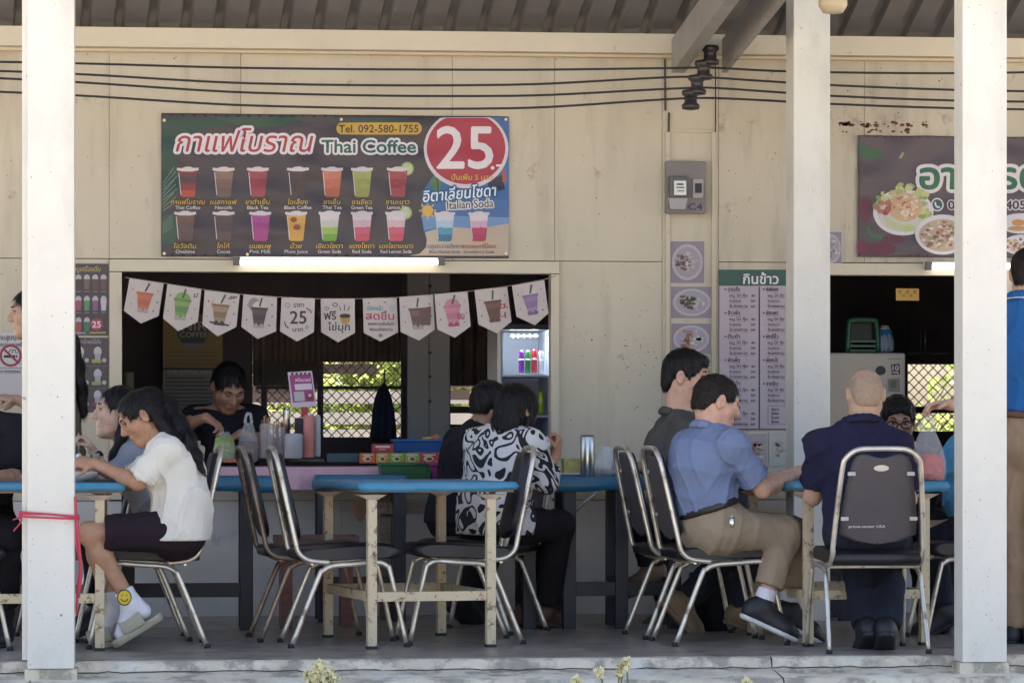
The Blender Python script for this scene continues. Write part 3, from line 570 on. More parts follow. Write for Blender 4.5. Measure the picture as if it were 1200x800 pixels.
photo_print('food photo of red garnish under the menu board middle', 875.5, 507, 900, 545, ('#8d3f3f', '#7a4a45', '#a56a5a'), 15, False, bgc='#a89a9a')
photo_print('pale food photo under the menu board beside the slim post', 901, 505, 925, 546, ('#b5b0a0', '#a5a08a', '#c0bba8'), 16, False, bgc='#b5b3a8')
photo_print('food photo half hidden beside the slim post under the food banner', 960, 271, 987, 312, ('#8d8590', '#a59aa5', '#7a7080'), 17)

r, p = board('drinks_poster', 'dark drinks poster with small cups and red 25, left of the window', 'poster', 60, 309, 127, 393, '#4d4344'); r['group'] = 'drinks posters left of the window'
p.text('เมนูเครื่องดื่ม', 84, 118, 318, 5.5, '#b5a05a', 2, .02, .2)
for j, (y, cs) in enumerate(((330, ('#5a4038', '#7a6058', '#6b4a44', '#705048')), (355, ('#a8506a', '#5a8f5a', '#8f5a80', '#bfb5ba')), (380, ('#a85048', '#3f7f55')))):
    for k, c in enumerate(cs): x = 92 + k * 9.8; p.ell(x, y - 4, 3.6, 4.5, '#b8aeb2', 2, 12); p.poly([(x - 3.6, y - 3), (x + 3.6, y - 3), (x + 2.6, y + 9), (x - 2.6, y + 9)], c, 3); p.rect(x - 3, y + 11, x + 3, y + 12, '#8a7a70', 2)
for k in range(10): a = k * .628; p.poly([(113 + 6.5 * math.cos(a), 380 + 6 * math.sin(a)), (113 + 9 * math.cos(a + .3), 380 + 8 * math.sin(a + .3)), (113 + 6.5 * math.cos(a + .6), 380 + 6 * math.sin(a + .6))], '#b3434f', 3)
p.ell(113, 380, 7.4, 6.8, '#b3434f', 3, 16); p.text('25', 108, 118, 383.5, 7, '#dccbd0', 5, .05); p.rect(105, 388.5, 124, 391, '#a08a4a', 2); p.rect(88, 389, 100, 391, '#9a9090', 2); p.make('picture', r)
r, p = board('drinks_poster', 'lower dark drinks poster with pale cups, left of the window', 'poster', 60, 395.5, 127, 483, '#564b4c'); r['group'] = 'drinks posters left of the window'
p.text('ราคาน้ำผลไม้ปั่น', 89, 118, 402.5, 4.6, '#a89ea2', 2, .02)
for y, c in ((412, '#a5a04a'), (438, '#8fa05a'), (463, '#9a3f4f')):
    for x in (94, 114.5): p.ell(x, y, 4.6, 6, '#bdb4b8', 2, 14); p.poly([(x - 3.6, y + 2), (x + 3.6, y + 2), (x + 2.8, y + 13), (x - 2.8, y + 13)], '#aaa0a5', 3); p.rect(x - 7, y + 9, x + 4, y + 13, c, 4); p.ell(x + 7.6, y + 10, 2.6, 2.6, '#b5acb0', 4, 10)
    p.line([(64, y + 17), (126, y + 17)], .5, '#7d7375', 2)
p.make('picture', r)
r, p = board('no_smoking_sign', 'white no smoking sign with a red barred circle at the far left', 'sign', -8, 389, 29, 478, '#bfb6b4', wr=.05)
p.text('ห้ามสูบบุหรี่', -4, 26, 398, 5.5, '#3a3538', 2, .03); p.text('เขตปลอดบุหรี่', -4, 26, 406, 4.5, '#3a3538', 2, .03)
p.ell(12.5, 416.5, 13, 13, '#9c2f3d', 2, 28); p.ell(12.5, 416.5, 10.2, 10.2, '#c3bab8', 3, 28); p.rect(4.5, 416, 18, 419, '#2c2628', 4); p.rect(18.8, 416, 20.5, 419, '#2c2628', 4); p.line([(14, 414), (15, 410), (18, 410), (18, 413), (21, 413)], 1, '#2c2628', 4); p.line([(10, 414), (11, 411), (14, 409)], 1, '#2c2628', 4); p.line([(5, 409.5), (20, 423.5)], 2.6, '#9c2f3d', 5)
p.line([(-7, 431), (28, 431)], .6, '#6a6264', 2); p.text('NO SMOKING', -2, 24, 437, 3.4, '#5a5356', 2, .02); p.make('lettering', r)

# paper bunting across the left serving window
bun_m = '#bdb0aa'
FL = [((152, 326), (192, 332), (186, 370), (165, 379), (145, 364)), ((196, 333), (236, 339), (232, 377), (209, 388), (191, 373)), ((240, 340), (281, 345), (277, 383), (255, 394), (237, 380)), ((285, 345), (325, 348), (324, 388), (302, 397), (282.5, 383)),
      ((330, 348), (369, 350), (368, 389), (348, 400), (328, 388)), ((376, 350), (416, 350), (416, 390), (396, 401), (376, 389)), ((425, 350), (465, 349), (467, 389), (446, 400), (426, 390)), ((467.5, 348), (508, 345.5), (510, 386), (491, 399), (469, 389)),
      ((509, 345), (548.5, 341.5), (552, 382), (533, 395.6), (512, 386)), ((555.5, 340), (595, 335.7), (600, 376.5), (582, 390.5), (560, 380)), ((599, 335), (638.5, 328), (643.6, 367), (627, 381), (604.5, 371))]
FLB = ('white bunting flag with orange iced tea cup, leftmost of the string', 'white bunting flag with a green tea cup', 'white bunting flag with a pale brown coffee cup and yellow swirl', 'white bunting flag with a dark cocoa cup', 'white bunting flag lettered 25 baht', 'white bunting flag lettered with a pearl bowl drawing', 'white bunting flag with pink and teal lettering', 'white bunting flag with a pair of brown drinks', 'white bunting flag with a pink milk cup', 'white bunting flag with brown cup and red corner letters', 'white bunting flag with a purple drink, last on the right')
CUPC = {0: ('#c46a4a', '#bd5c3c', '#c0694d'), 1: ('#7f9c4a', '#5f8a3f', '#6d964a'), 2: ('#a58063', '#8a6650', '#a07c66'), 3: ('#5c4a45', '#4d3c39', '#564540'), 7: ('#7d5a4c', '#6a4a3f', '#75523f'), 8: ('#c67a8a', '#bd6a7d', '#c47d8d'), 9: ('#7a5145', '#6a443a', '#6d483c'), 10: ('#9a76a0', '#8d6a95', '#a080a5')}
b = MB(); b.tube([P(x, y, YW - .052) for x, y in ((147, 325), (194, 332), (238, 339), (283, 345), (327, 348), (372, 350), (420, 350), (466, 348.5), (509, 345), (552, 341), (597, 335), (640, 327), (651, 323))], .0022, 5)
tag(b.build('bunting_string', mat('thin_string', (.3, .25, .2), .8), loc=P(147, 325, YW - .052)), 'thin string the paper flags hang from across the window', 'string')
paper_m = mat('white_flag_paper', '#c4b6ae', .7, var=.03, vs=6)
for i, q in enumerate(FL):
    Yf = YW - .055 - .004 * (i % 3); cx, cy = sum(a[0] for a in q) / 5, sum(a[1] for a in q) / 5
    r = thing('bunting_flag', FLB[i], 'flag', P(cx, cy, Yf), 0, 'paper bunting flags')
    b = MB(); b.prism([P(x, y, Yf) for x, y in q], (0, .0018, 0)); part('paper', b, paper_m, r)
    p = Print(Yf); ang = math.degrees(math.atan2(q[1][1] - q[0][1], q[1][0] - q[0][0])); tx, ty = (q[0][0] + q[1][0]) / 2, (q[0][1] + q[1][1]) / 2
    bx, by = q[3][0], q[3][1]; ux, uy = (bx - tx) / 52, (by - ty) / 52       # down the flag
    def F(a, d, tx=tx, ty=ty, ux=ux, uy=uy): return (tx + ux * d + uy * a, ty + uy * d - ux * a) if False else (tx + uy * a + ux * d, ty - ux * a + uy * d)
    ink = '#3a3234'
    if i in CUPC:
        cs = CUPC[i]; cc = {0: '#d6a05a', 2: '#cf9f4a'}.get(i)
        if cc: p.ell(*F(-5, 16), 7, 7, cc if i == 2 else '#c9b89a', 1, 16)
        if i == 3: p.ell(*F(-7, 11), 7, 8, '#8d8284', 1, 16)
        for k, c in enumerate(cs):
            e0, e1 = 9.5 - 1.3 * k, 9.5 - 1.3 * (k + 1); p.poly([F(-e0, 16 + k * 7), F(e0, 16 + k * 7), F(e1, 23 + k * 7), F(-e1, 23 + k * 7)], c, 2)
        if i == 7: p.poly([F(2, 15), F(17, 13), F(15, 34), F(4, 35)], '#6b4a3e', 3)
        p.poly([F(-10.5, 14), F(10.5, 14), F(10, 17), F(-10, 17)], cs[1], 3)
        p.poly([F(9 * math.cos(R(a)), 14 - 7.5 * math.sin(R(a))) for a in range(0, 181, 20)], '#c9b9ad' if i not in (1, 8) else cs[0], 2)
        p.line([F(0, 13), F(2 if i % 2 else 4, 2.5)], 2.2, '#3c5f43' if i else '#4a4340', 4)
        for a, d in ((-15, 12), (15, 10), (16, 24), (-15, 30), (13, 35)): p.ell(*F(a, d), 1, 1, random.choice((ink, cs[0], '#8a7f7a')), 2, 6)
        p.poly([F(-7, 36), F(-3, 33), F(0, 37), F(3, 33), F(7, 36), F(6, 39), F(-6, 39)], {8: '#b0455a', 9: '#6a3c36', 2: ink, 10: '#7a5a80'}.get(i, '#a8988f'), 3)
        if i == 9: p.text('ช', *[v for v in (F(9, 20)[0] - 2, F(9, 20)[0] + 6)], F(9, 24)[1], 7, '#b53f45', 3, .04); p.text('น', F(9, 20)[0] - 2, F(9, 20)[0] + 6, F(9, 34)[1], 7, '#b53f45', 3, .04)
        if i == 8: p.text('นม', F(9, 30)[0] - 4, F(9, 30)[0] + 4, F(9, 31)[1], 8, '#b0455a', 4, .04)
        if i == 2:
            for a in (8, 11, 14): p.line([F(a, 9 - a * .2), F(a + 4, 3)], 1.1, ink, 3)
            p.line([F(-11, 36), F(12, 38)], 2, ink, 4)
        if i == 1: p.line([F(13, 6), F(13, 11)], 1, ink, 3); p.line([F(16, 5), F(16, 10)], 1, ink, 3)
    elif i == 4:
        p.text('ราคา', 344, 356, 360, 5.5, '#4a4244', 2, .02); p.text('25', 340, 359, 379, 14.5, '#332c2e', 2, .025); p.text('บาท', 343, 355, 388.5, 4.8, '#4a4244', 2, .02)
        p.ell(337, 357.5, 3.2, 3.2, '#8a8080', 2, 12); p.ell(337, 357.5, 2.3, 2.3, '#bdb0aa', 3, 12); p.line([(359, 361), (364, 364), (365, 367)], 1.2, ink, 2); p.line([(333, 376), (335, 382), (338, 384)], 1.2, ink, 2); p.ell(360, 383, 2.6, 2.6, '#a59a98', 2, 10)
    elif i == 5:
        p.text('ฟรี', 380, 394, 374, 9, '#332c2e', 2, .03); p.text('ไข่มุก', 384, 410, 387, 8, '#332c2e', 2, .02); p.poly([(398, 371), (411, 371), (409, 378), (405, 380), (401, 379)], '#b5853f', 2); p.ell(404.5, 370, 6.5, 2.6, '#3d2f2c', 3, 14)
        for dx, dy in ((-5, -9), (0, -11), (5, -9)): p.line([(404 + dx * .8, 364), (404 + dx * 1.2, 368 + dy)], .9, ink, 2)
        p.ell(393, 357, 3.4, 2.6, '#4d4547', 2, 12); p.ell(393, 357, 2.4, 1.7, '#bdb0aa', 3, 12); p.ell(383, 361, 2.6, 2.2, '#6d6567', 2, 12); p.ell(383, 361, 1.8, 1.4, '#bdb0aa', 3, 12)
    else:
        p.text('เรียกแล้ว', 430, 449, 363.5, 5, '#5a9aa5', 2, .03); p.text('สดชื่น', 428.5, 462, 374.5, 8.5, '#c23a5a', 2, .03); p.text('หอมหวานเย็นชื่นใจ', 431, 462, 381, 3.6, '#3a3234', 2, .02); p.text('พร้อมเสิร์ฟทุกวัน', 433, 460, 387.6, 3.4, '#3a3234', 2, .02)
        p.ell(459, 361, 3, 3, '#8fb0b5', 2, 10); p.ell(459, 361, 2, 2, '#bdb0aa', 3, 10); p.ell(446, 393, 2.6, 2.2, '#8a8080', 2, 10); p.ell(432, 355, 1, 1, '#4a7a5a', 2, 8); p.ell(451, 354, 2, 1, '#6a8a6a', 2, 8)
    p.make('print', r); r.rotation_euler = (random.uniform(-.05, .10), 0, random.uniform(-.22, .22))

# ---------------------------------------------------------------- chairs
tubem = mat('worn_chrome_tube', (.66, .60, .51), .34, .7, var=.15, vs=9, dirt=((.19, .115, .07), 9, .555, .12, .85))
tubem2 = mat('rusty_tube', (.36, .27, .21), .45, .6, var=.2, vs=9, dirt=((.10, .05, .03), 8, .5, .2, .9))
vinyl = mat('black_vinyl', (.014, .012, .016), .42, var=.2, vs=6, bump=.12, bs=160)
shell = mat('brown_grey_back_shell', (.075, .062, .066), .6, var=.1, vs=4, bump=.08, bs=90)
rub = mat('rubber_foot', (.03, .03, .03), .8)
def arc(pts, n=5):
    """smooth path through points"""
    pts = [Vector(p) for p in pts]; out = []
    for i in range(len(pts) - 1):
        a, b_, c, d = pts[max(i - 1, 0)], pts[i], pts[i + 1], pts[min(i + 2, len(pts) - 1)]
        for k in range(n):
            t = k / n; out.append(.5 * ((2 * b_) + (c - a) * t + (2 * a - 5 * b_ + 4 * c - d) * t * t + (3 * b_ - a - 3 * c + d) * t ** 3))
    return out + [pts[-1]]
def make_chair(name, label, tm=tubem, sm=vinyl, bm_=shell):
    t = thing(name, label, 'chair', group='banquet chairs round the tables')
    s = MB(); gr = []; W2 = .208                       # seat pad, rounded front
    prof = [(.03, .435), (.035, .40), (.08, .39), (.30, .40), (.47, .405), (.505, .415), (.518, .437), (.508, .457), (.47, .468), (.40, .470), (.25, .462), (.10, .452), (.045, .447)]
    for y, q in ((-W2, .82), (-W2 + .012, .97), (-.1, 1.0), (0, 1.015), (.1, 1.0), (W2 - .012, .97), (W2, .82)):
        gr.append([V(.27 + (x - .27) * (q if abs(q) < .9 else 1), y, .43 + (z - .43) * q) for x, z in prof] + [V(.27 + (prof[0][0] - .27) * (q if q < .9 else 1), y, .43 + (prof[0][1] - .43) * q)])
    s.sheet(gr); s.add([p for p in gr[0][:-1]], [tuple(range(len(prof)))]); s.add([p for p in gr[-1][:-1]], [tuple(range(len(prof)))[::-1]])
    s.build('seat', sm, t)
    bk = MB(); fr = []; rr = []
    def bx(z): return -.07 + (.91 - z) * .225
    rows = ((.485, 0), (.50, .10), (.53, .172), (.60, .172), (.70, .16), (.78, .148), (.84, .135), (.865, .12), (.88, .09))
    for z, wd in rows:
        f_, r_ = [], []
        for k in range(9):
            q = -1 + k / 4; y = q * max(wd, .004); zz = z + (.012 * (1 - abs(q)) if z < .53 else 0) - (.010 * math.cos(q * 3.1) if z > .86 else 0)
            f_.append(V(bx(zz) + .045 - .014 * abs(q) ** 3, y, zz)); r_.append(V(bx(zz) + .0135, y, zz))
        fr.append(f_); rr.append(r_)
    bk.sheet(fr); n = len(rows)
    rim = [fr[i][0] for i in range(n)] + fr[-1][1:] + [fr[i][-1] for i in range(n - 2, -1, -1)]; rim2 = [rr[i][0] for i in range(n)] + rr[-1][1:] + [rr[i][-1] for i in range(n - 2, -1, -1)]
    bk.sheet([rim, rim2]); bko = bk.build('backrest', sm, t)
    sh = MB(); sh.sheet(rr); sh.sheet([rim2, [p + V(-.006, 0, 0) for p in rim2]]); sh.sheet([[p + V(-.006, 0, 0) for p in row] for row in rr]); sh.build('back_shell', bm_, bko)
    f = MB()
    half = [(.18, -.2, .389), (.13, -.202, .392), (.075, -.203, .403), (.035, -.203, .44), (.018, -.202, .51), (-.0475, -.178, .81), (-.062, -.160, .872), (-.069, -.115, .905), (-.0705, -.05, .911)]
    path = arc(half + [(x, -y, z) for x, y, z in half[::-1]], 4); f.tube(path, .0125, 8); f.build('back_frame', tm, t)
    for s_ in (-1, 1):
        l = MB(); l.tube(arc([(.0, .225 * s_, 0), (.125, .216 * s_, .315), (.15, .213 * s_, .352), (.20, .211 * s_, .374), (.30, .211 * s_, .381), (.405, .211 * s_, .388), (.445, .213 * s_, .370), (.462, .215 * s_, .335), (.535, .225 * s_, 0)], 4), .0125, 8, flat=.8)
        lo = l.build('leg_frame', tm, t)
        for xx in (0, .535):
            k = MB(); k.lathe([(.015, -.0005), (.0155, .012), (.013, .02)], (xx, .225 * s_, 0), 8); k.build('rubber_foot', rub, lo)
        for zz in (.60, .80):
            k = MB(); yy = s_ * (.172 if zz < .7 else .15); k.box((bx(zz) - .001, yy - .034 * s_, zz - .009), (bx(zz) + .006, yy + .002 * s_, zz + .009)); k.build('bracket', mat('bracket_steel', (.45, .42, .38), .5, .4), t, bevel=.004)
    for xx in (.10, .40): k = MB(); k.tube([(xx, -.205, .382 + xx * .015), (xx, .205, .382 + xx * .015)], .008, 6); k.build('seat_rail', tm, t)
    return t
chair0 = make_chair('banquet_chair', 'empty black chair facing right at the middle table, nearer of the pair'); used_chair = [False]
chair_r = make_chair('banquet_chair', 'empty black chair with rusty legs behind the near empty middle chair', tubem2)
def put(px, py, rz, foot, label, src=None):
    """stand the chair so that its foot (rear/front, near side) lands on the photograph's floor pixel"""
    src = src or chair0
    if not used_chair[0] and src is chair0: o = src; used_chair[0] = True
    else: o = copy_tree(src)
    a = R(rz); near = -1 if math.cos(a) > 0 else 1
    if foot == 'back': l = V(0, .225, 0)
    else: l = V(0 if foot == 'rear' else .535, .225 * near, 0)
    o.rotation_euler.z = a; o.location = G(px, py) - Matrix.Rotation(a, 3, 'Z') @ l; o['label'] = label; return o
put(341, 759, 4, 'rear', 'empty black chair facing right at the middle table, nearer of the pair')
chair_r.rotation_euler.z = R(5); chair_r.location = G(305, 752) - Matrix.Rotation(R(5), 3, 'Z') @ V(0, -.225, 0)
put(613, 754, 184, 'rear', 'empty black chair facing left in front of the patterned blouse')
put(598, 744, 150, 'rear', 'chair the woman in the patterned blouse sits on')
put(243, 759, 182, 'rear', 'black chair the girl in the white shirt sits on')
put(222, 751, 183, 'rear', 'black chair of the woman in grey behind the girl in white')
put(791, 757, 5, 'rear', 'black chair the man in the light blue polo sits on')
put(757, 749, 5, 'rear', 'black chair of the dark haired man in the grey shirt')
bch = put(972, 766, 90, 'back', 'chair seen from behind with oval badge holding the bald man')
put(1084, 752, 178, 'front', 'chair half hidden by the right post at the right table')
put(12, 762, 4, 'front', 'chair at the left edge of the picture under the person in black')
put(20, 745, 178, 'front', 'chair with rusty legs behind the left post', chair_r)
# badge and print on the back of the bald man's chair
sh = [c for c in bch.children if c.name.startswith('backrest')][0].children[0]
def bx_(z): return -.07 + (.91 - z) * .225 + .0135 - .0065
b = MB(); b.prism([V(bx_(.825 + .014 * math.sin(t)) - .003, -.034 * math.cos(t), .825 + .014 * math.sin(t)) for t in [k * .3491 for k in range(18)]], (.0028, 0, 0)); b.build('badge', mat('silver_badge', (.7, .68, .6), .35, .5), [c for c in bch.children if c.name.startswith('backrest')][0])
vs, fs = text_mesh('prime-center USA'); b = MB(); xm, xM = vs[:, 0].min(), vs[:, 0].max()
b.add([V(bx_(.56 + y * .017) - .002, .135 - (x - xm) / (xM - xm) * .165, .56 + y * .017) for x, y, _ in vs], fs); b.build('lettering', mat('white_print', (.75, .73, .7), .6), [c for c in bch.children if c.name.startswith('backrest')][0], fixn=False)

# ---------------------------------------------------------------- tables
blue = mat('blue_vinyl', (.05, .225, .37), .42, var=.12, vs=5, bump=.35, bs=16, dirt=((.16, .24, .29), 6, .56, .15, .5))
blue2 = mat('deep_blue_vinyl', (.022, .125, .22), .4, var=.15, vs=5, bump=.15, bs=22)
legm = mat('rusty_cream_steel', (.62, .50, .33), .6, var=.1, vs=8, dirt=((.17, .09, .04), 24, .55, .08, .85), dirt2=((.10, .055, .03), 9, .64, .06, .9))
woodm = mat('weathered_wood', (.24, .16, .11), .7, var=.3, vs=5, stretch=(1, 8, 8), bump=.3, bs=40)
def cover(x0, x1, y0, y1, zt, drop, seed, m, root, amp=.012):
    """vinyl cloth stretched over the board and hanging a little, hem uneven"""
    random.seed(seed); b = MB(); ring = []
    n = 22
    def side(a, c):
        return [a.lerp(c, k / n) for k in range(n)]
    cs = [V(x0, y0, 0), V(x1, y0, 0), V(x1, y1, 0), V(x0, y1, 0)]
    per = sum((side(cs[i], cs[(i + 1) % 4]) for i in range(4)), []); N = len(per); cen = (cs[0] + cs[2]) / 2
    ph = [random.uniform(0, 6.28) for _ in range(4)]
    def hem(k): t = k / N * 6.2832; return drop + amp * (math.sin(3 * t + ph[0]) + .6 * math.sin(7 * t + ph[1]) + .4 * math.sin(16 * t + ph[2]))
    def out(p, d): v = (p - cen); return p + V(d if v.x > 0 and abs(p.x - x1) < 1e-6 else (-d if abs(p.x - x0) < 1e-6 else 0), d if abs(p.y - y1) < 1e-6 else (-d if abs(p.y - y0) < 1e-6 else 0), 0)
    rows = [[cen.lerp(p, .5) + V(0, 0, zt) for p in per], [out(p, -.004) + V(0, 0, zt + .001) for p in per], [out(p, .001) + V(0, 0, zt - .004) for p in per], [out(p, .006 + .004 * math.sin(k * .9 + ph[3])) + V(0, 0, zt - hem(k) * .55) for k, p in enumerate(per)], [out(p, .002) + V(0, 0, zt - hem(k)) for k, p in enumerate(per)], [out(p, -.03) + V(0, 0, zt - hem(k) - .001) for k, p in enumerate(per)]]
    b.sheet([rw + [rw[0]] for rw in rows]); b.add([r_ for r_ in rows[0]], [tuple(range(N))]); return b.build('vinyl_cover', m, root)
def cream_table(p, rz, label, sx=.56, sy=.92, ov=(.06, .11), m=blue, seed=1, zt=.757, dp=.040):
    t = thing('canteen_table', label, 'table', p, R(rz), 'cream legged tables by the yard'); q = .021
    b = MB(); b.box((-ov[0] + .01, -.04, zt - .046), (sx + ov[1] - .01, sy + .06, zt - .022)); b.build('table_board', woodm, t)
    cover(-ov[0], sx + ov[1], -.05, sy + .07, zt, dp, seed, m, t, .004)
    for x in (0, sx):
        for y in (0, sy):
            b = MB(); b.box((x - q, y - q, 0.012), (x + q, y + q, zt - .068)); lg = b.build('leg', legm, t, bevel=.003)
            k = MB(); k.box((x - q - .002, y - q - .002, 0), (x + q + .002, y + q + .002, .014)); k.build('foot_cap', rub, lg)
            k = MB(); k.box((x - q + .001, y - q + .001, zt - .0675), (x + q - .001, y + q - .001, zt - .052)); k.build('leg_socket', woodm, lg)
            k = MB(); k.add([(x - .07, y - .045, zt - .056), (x + .06, y - .045, zt - .056), (x + q + .002, y - q - .003, zt - .078), (x - q - .002, y - q - .003, zt - .078), (x - .07, y + .045, zt - .056), (x + .06, y + .045, zt - .056), (x + q + .002, y + q + .003, zt - .078), (x - q - .002, y + q + .003, zt - .078)], [(0, 1, 2, 3), (4, 7, 6, 5), (0, 3, 7, 4), (1, 5, 6, 2)])
            k.build('cloth_gather', mat('pale_cloth_underside', (.55, .46, .38), .8, var=.15, vs=20), t)
    for a, c in (((q + .001, -.014, .215), (sx - q - .001, .014, .258)), ((q + .001, sy - .014, .215), (sx - q - .001, sy + .014, .258)), ((-.014, q + .001, .215), (.014, sy - q - .001, .258)), ((sx - .014, q + .001, .215), (sx + .014, sy - q - .001, .258))):
        b = MB(); b.box(a, c); b.build('stretcher', legm, t, bevel=.002)
    return t
t4 = cream_table(G(435.5, 760), 9.5, 'bright blue topped table with rusty cream legs in the middle front', seed=2)
t6 = cream_table(G(947, 757), 6, 'blue table with cream legs in front of the bald man', seed=5, ov=(.07, .10))
t1 = cream_table(G(117, 762) - V(.56, 0, 0), 0, 'blue table with cream legs behind the left post by the girl in white', seed=8, sx=.56, ov=(.3, .11))
def black_table(x0, x1, xl, yf, Yd, label, seed, zt=.762):
    """long blue topped table on a black steel frame; yf = pixel row of the front feet, xl = pixel columns of the leg pairs"""
    p = G((x0 + x1) / 2, yf); t = thing('long_table', label, 'table', p, 0, 'black framed tables along the wall'); Y = p.y
    X = [P(x, 0, Y).x - p.x for x in (x0, x1)]; q = .032
    b = MB(); b.box((X[0] + .01, -.05, zt - .06), (X[1] - .01, Yd + .05, zt - .03)); b.build('table_board', woodm, t)
    cover(X[0], X[1], -.06, Yd + .06, zt, .072, seed, blue2, t, .004)
    for x in xl:
        lx = P(x, 0, Y).x - p.x
        Yd = min(Yd, .34)
        for y in (0, Yd): b = MB(); b.box((lx - q, y - q, 0), (lx + q, y + q, zt - .061)); b.build('leg', black_m, t, bevel=.003)
        b = MB(); b.box((lx - .025, q + .001, .19), (lx + .025, Yd - q - .001, .25)); b.build('foot_bar', black_m, t)
    for xa, xb in zip(xl, xl[1:]):
        a, c = P(xa, 0, Y).x - p.x, P(xb, 0, Y).x - p.x; b = MB(); b.box((a + q + .001, -.024, .165), (c - q - .001, .024, .235)); b.build('stretcher', black_m, t, bevel=.003)
    return t
black_table(120, 327, (150, 289), 738, .62, 'long blue table with black frame behind the two young women', 11)
black_table(372, 476, (380, 468), 728, .5, 'black framed table behind the bright blue middle table', 12)
black_table(612, 800, (596 + 24, 667, 728, 790), 736, .55, 'long blue table carrying the steel tumbler', 13)
black_table(858, 1010, (872, 990), 727, .5, 'black framed blue table near the wall behind the bald man', 14)
black_table(1040, 1300, (1103, 1270), 724, .5, 'black framed table behind the right post', 15)
r = thing('folding_table', 'white framed folding table against the wall under the tumbler', 'table', P(720, 640, 17.95)); zt = .735
wf = mat('white_tube', (.7, .68, .66), .4)
a, c = P(672, 0, 17.85).x, P(770, 0, 17.85).x
b = MB(); b.box((a - .02, 17.78, zt - .02), (c + .1, 18.3, zt)); part('table_top', b, wf, r, bevel=.004)
for x in (a, c):
    b = MB(); b.tube([(x, 17.85, zt - .022), (x, 17.85, .0)], .012, 8); part('leg', b, wf, r)
    b = MB(); b.tube([(x, 17.852, zt - .17), (x + .17 if x == a else x - .17, 17.852, zt - .022)], .009, 6); part('brace', b, wf, r)
# counter below the serving window with pink cloth
YC = 18.22
ctr = thing('serving_counter', 'wooden serving counter below the left window', 'counter', P(380, 700, YC))
a, c = P(205, 0, YC).x, P(560, 0, YC).x
b = MB(); b.box((a, YC - .04, .775), (c, 18.85, .80)); part('counter_top', b, woodm, ctr, bevel=.003)
for xa, xb in zip((420, 455, 490, 525), (454.4, 489.4, 524.4, 559)):
    q = P(xa, 0, 17.9).x; e = P(xb, 0, 17.9).x; b = MB(); b.box((q, 17.9, P(0, 603, 17.9).z), (e, 17.93, P(0, 589, 17.9).z)); part('apron_board', b, woodm, ctr, bevel=.002)
for x in (452, 466, 548):
    q = P(x, 0, 17.92).x; b = MB(); b.box((q - .03, 17.935, 0), (q + .03, 17.99, .80 - .026)); part('leg', b, woodm, ctr, bevel=.003)
pink = mat('pink_counter_cloth', (.62, .37, .42), .8, var=.08, vs=5, bump=.3, bs=14, stretch=(1, 1, .3))
b = MB(); gr = []; random.seed(4); a2, c2 = P(243, 0, 18.1).x, P(535, 0, 18.1).x
for i in range(61):
    x = a2 + (c2 - a2) * i / 60; s_ = .012 * math.sin(i * .8) + .008 * math.sin(i * 1.9 + 1)
    gr.append([V(x, 18.75, .803), V(x, 18.16, .803), V(x, 18.142, .796), V(x, 18.135 + s_ * .3, .74), V(x, 18.13 + s_, P(0, 573 + 1.5 * math.sin(i * .33), 18.1).z + (.035 if i < 6 else 0))])
b.sheet(gr); tag(b.build('counter_cloth', pink, loc=P(390, 560, 18.1)), 'pink cloth draped over the serving counter', 'cloth')
r = thing('wooden_bench', 'low reddish brown bench behind the empty middle chairs', 'bench', P(370, 700, 17.2)); redw = mat('red_brown_wood', (.16, .065, .05), .5, var=.25, vs=6, stretch=(1, 6, 6))
a, c = P(322, 0, 17.2).x, P(421, 0, 17.2).x; z = P(0, 629, 17.2).z
for k in range(3): b = MB(); b.box((a, 17.2 + k * .105, z - .035), (c, 17.2 + k * .105 + .098, z)); part('seat_board', b, redw, r, bevel=.004)
for x in (a + .06, c - .06): b = MB(); b.box((x - .03, 17.22, 0), (x + .03, 17.46, z - .036)); part('leg', b, redw, r)

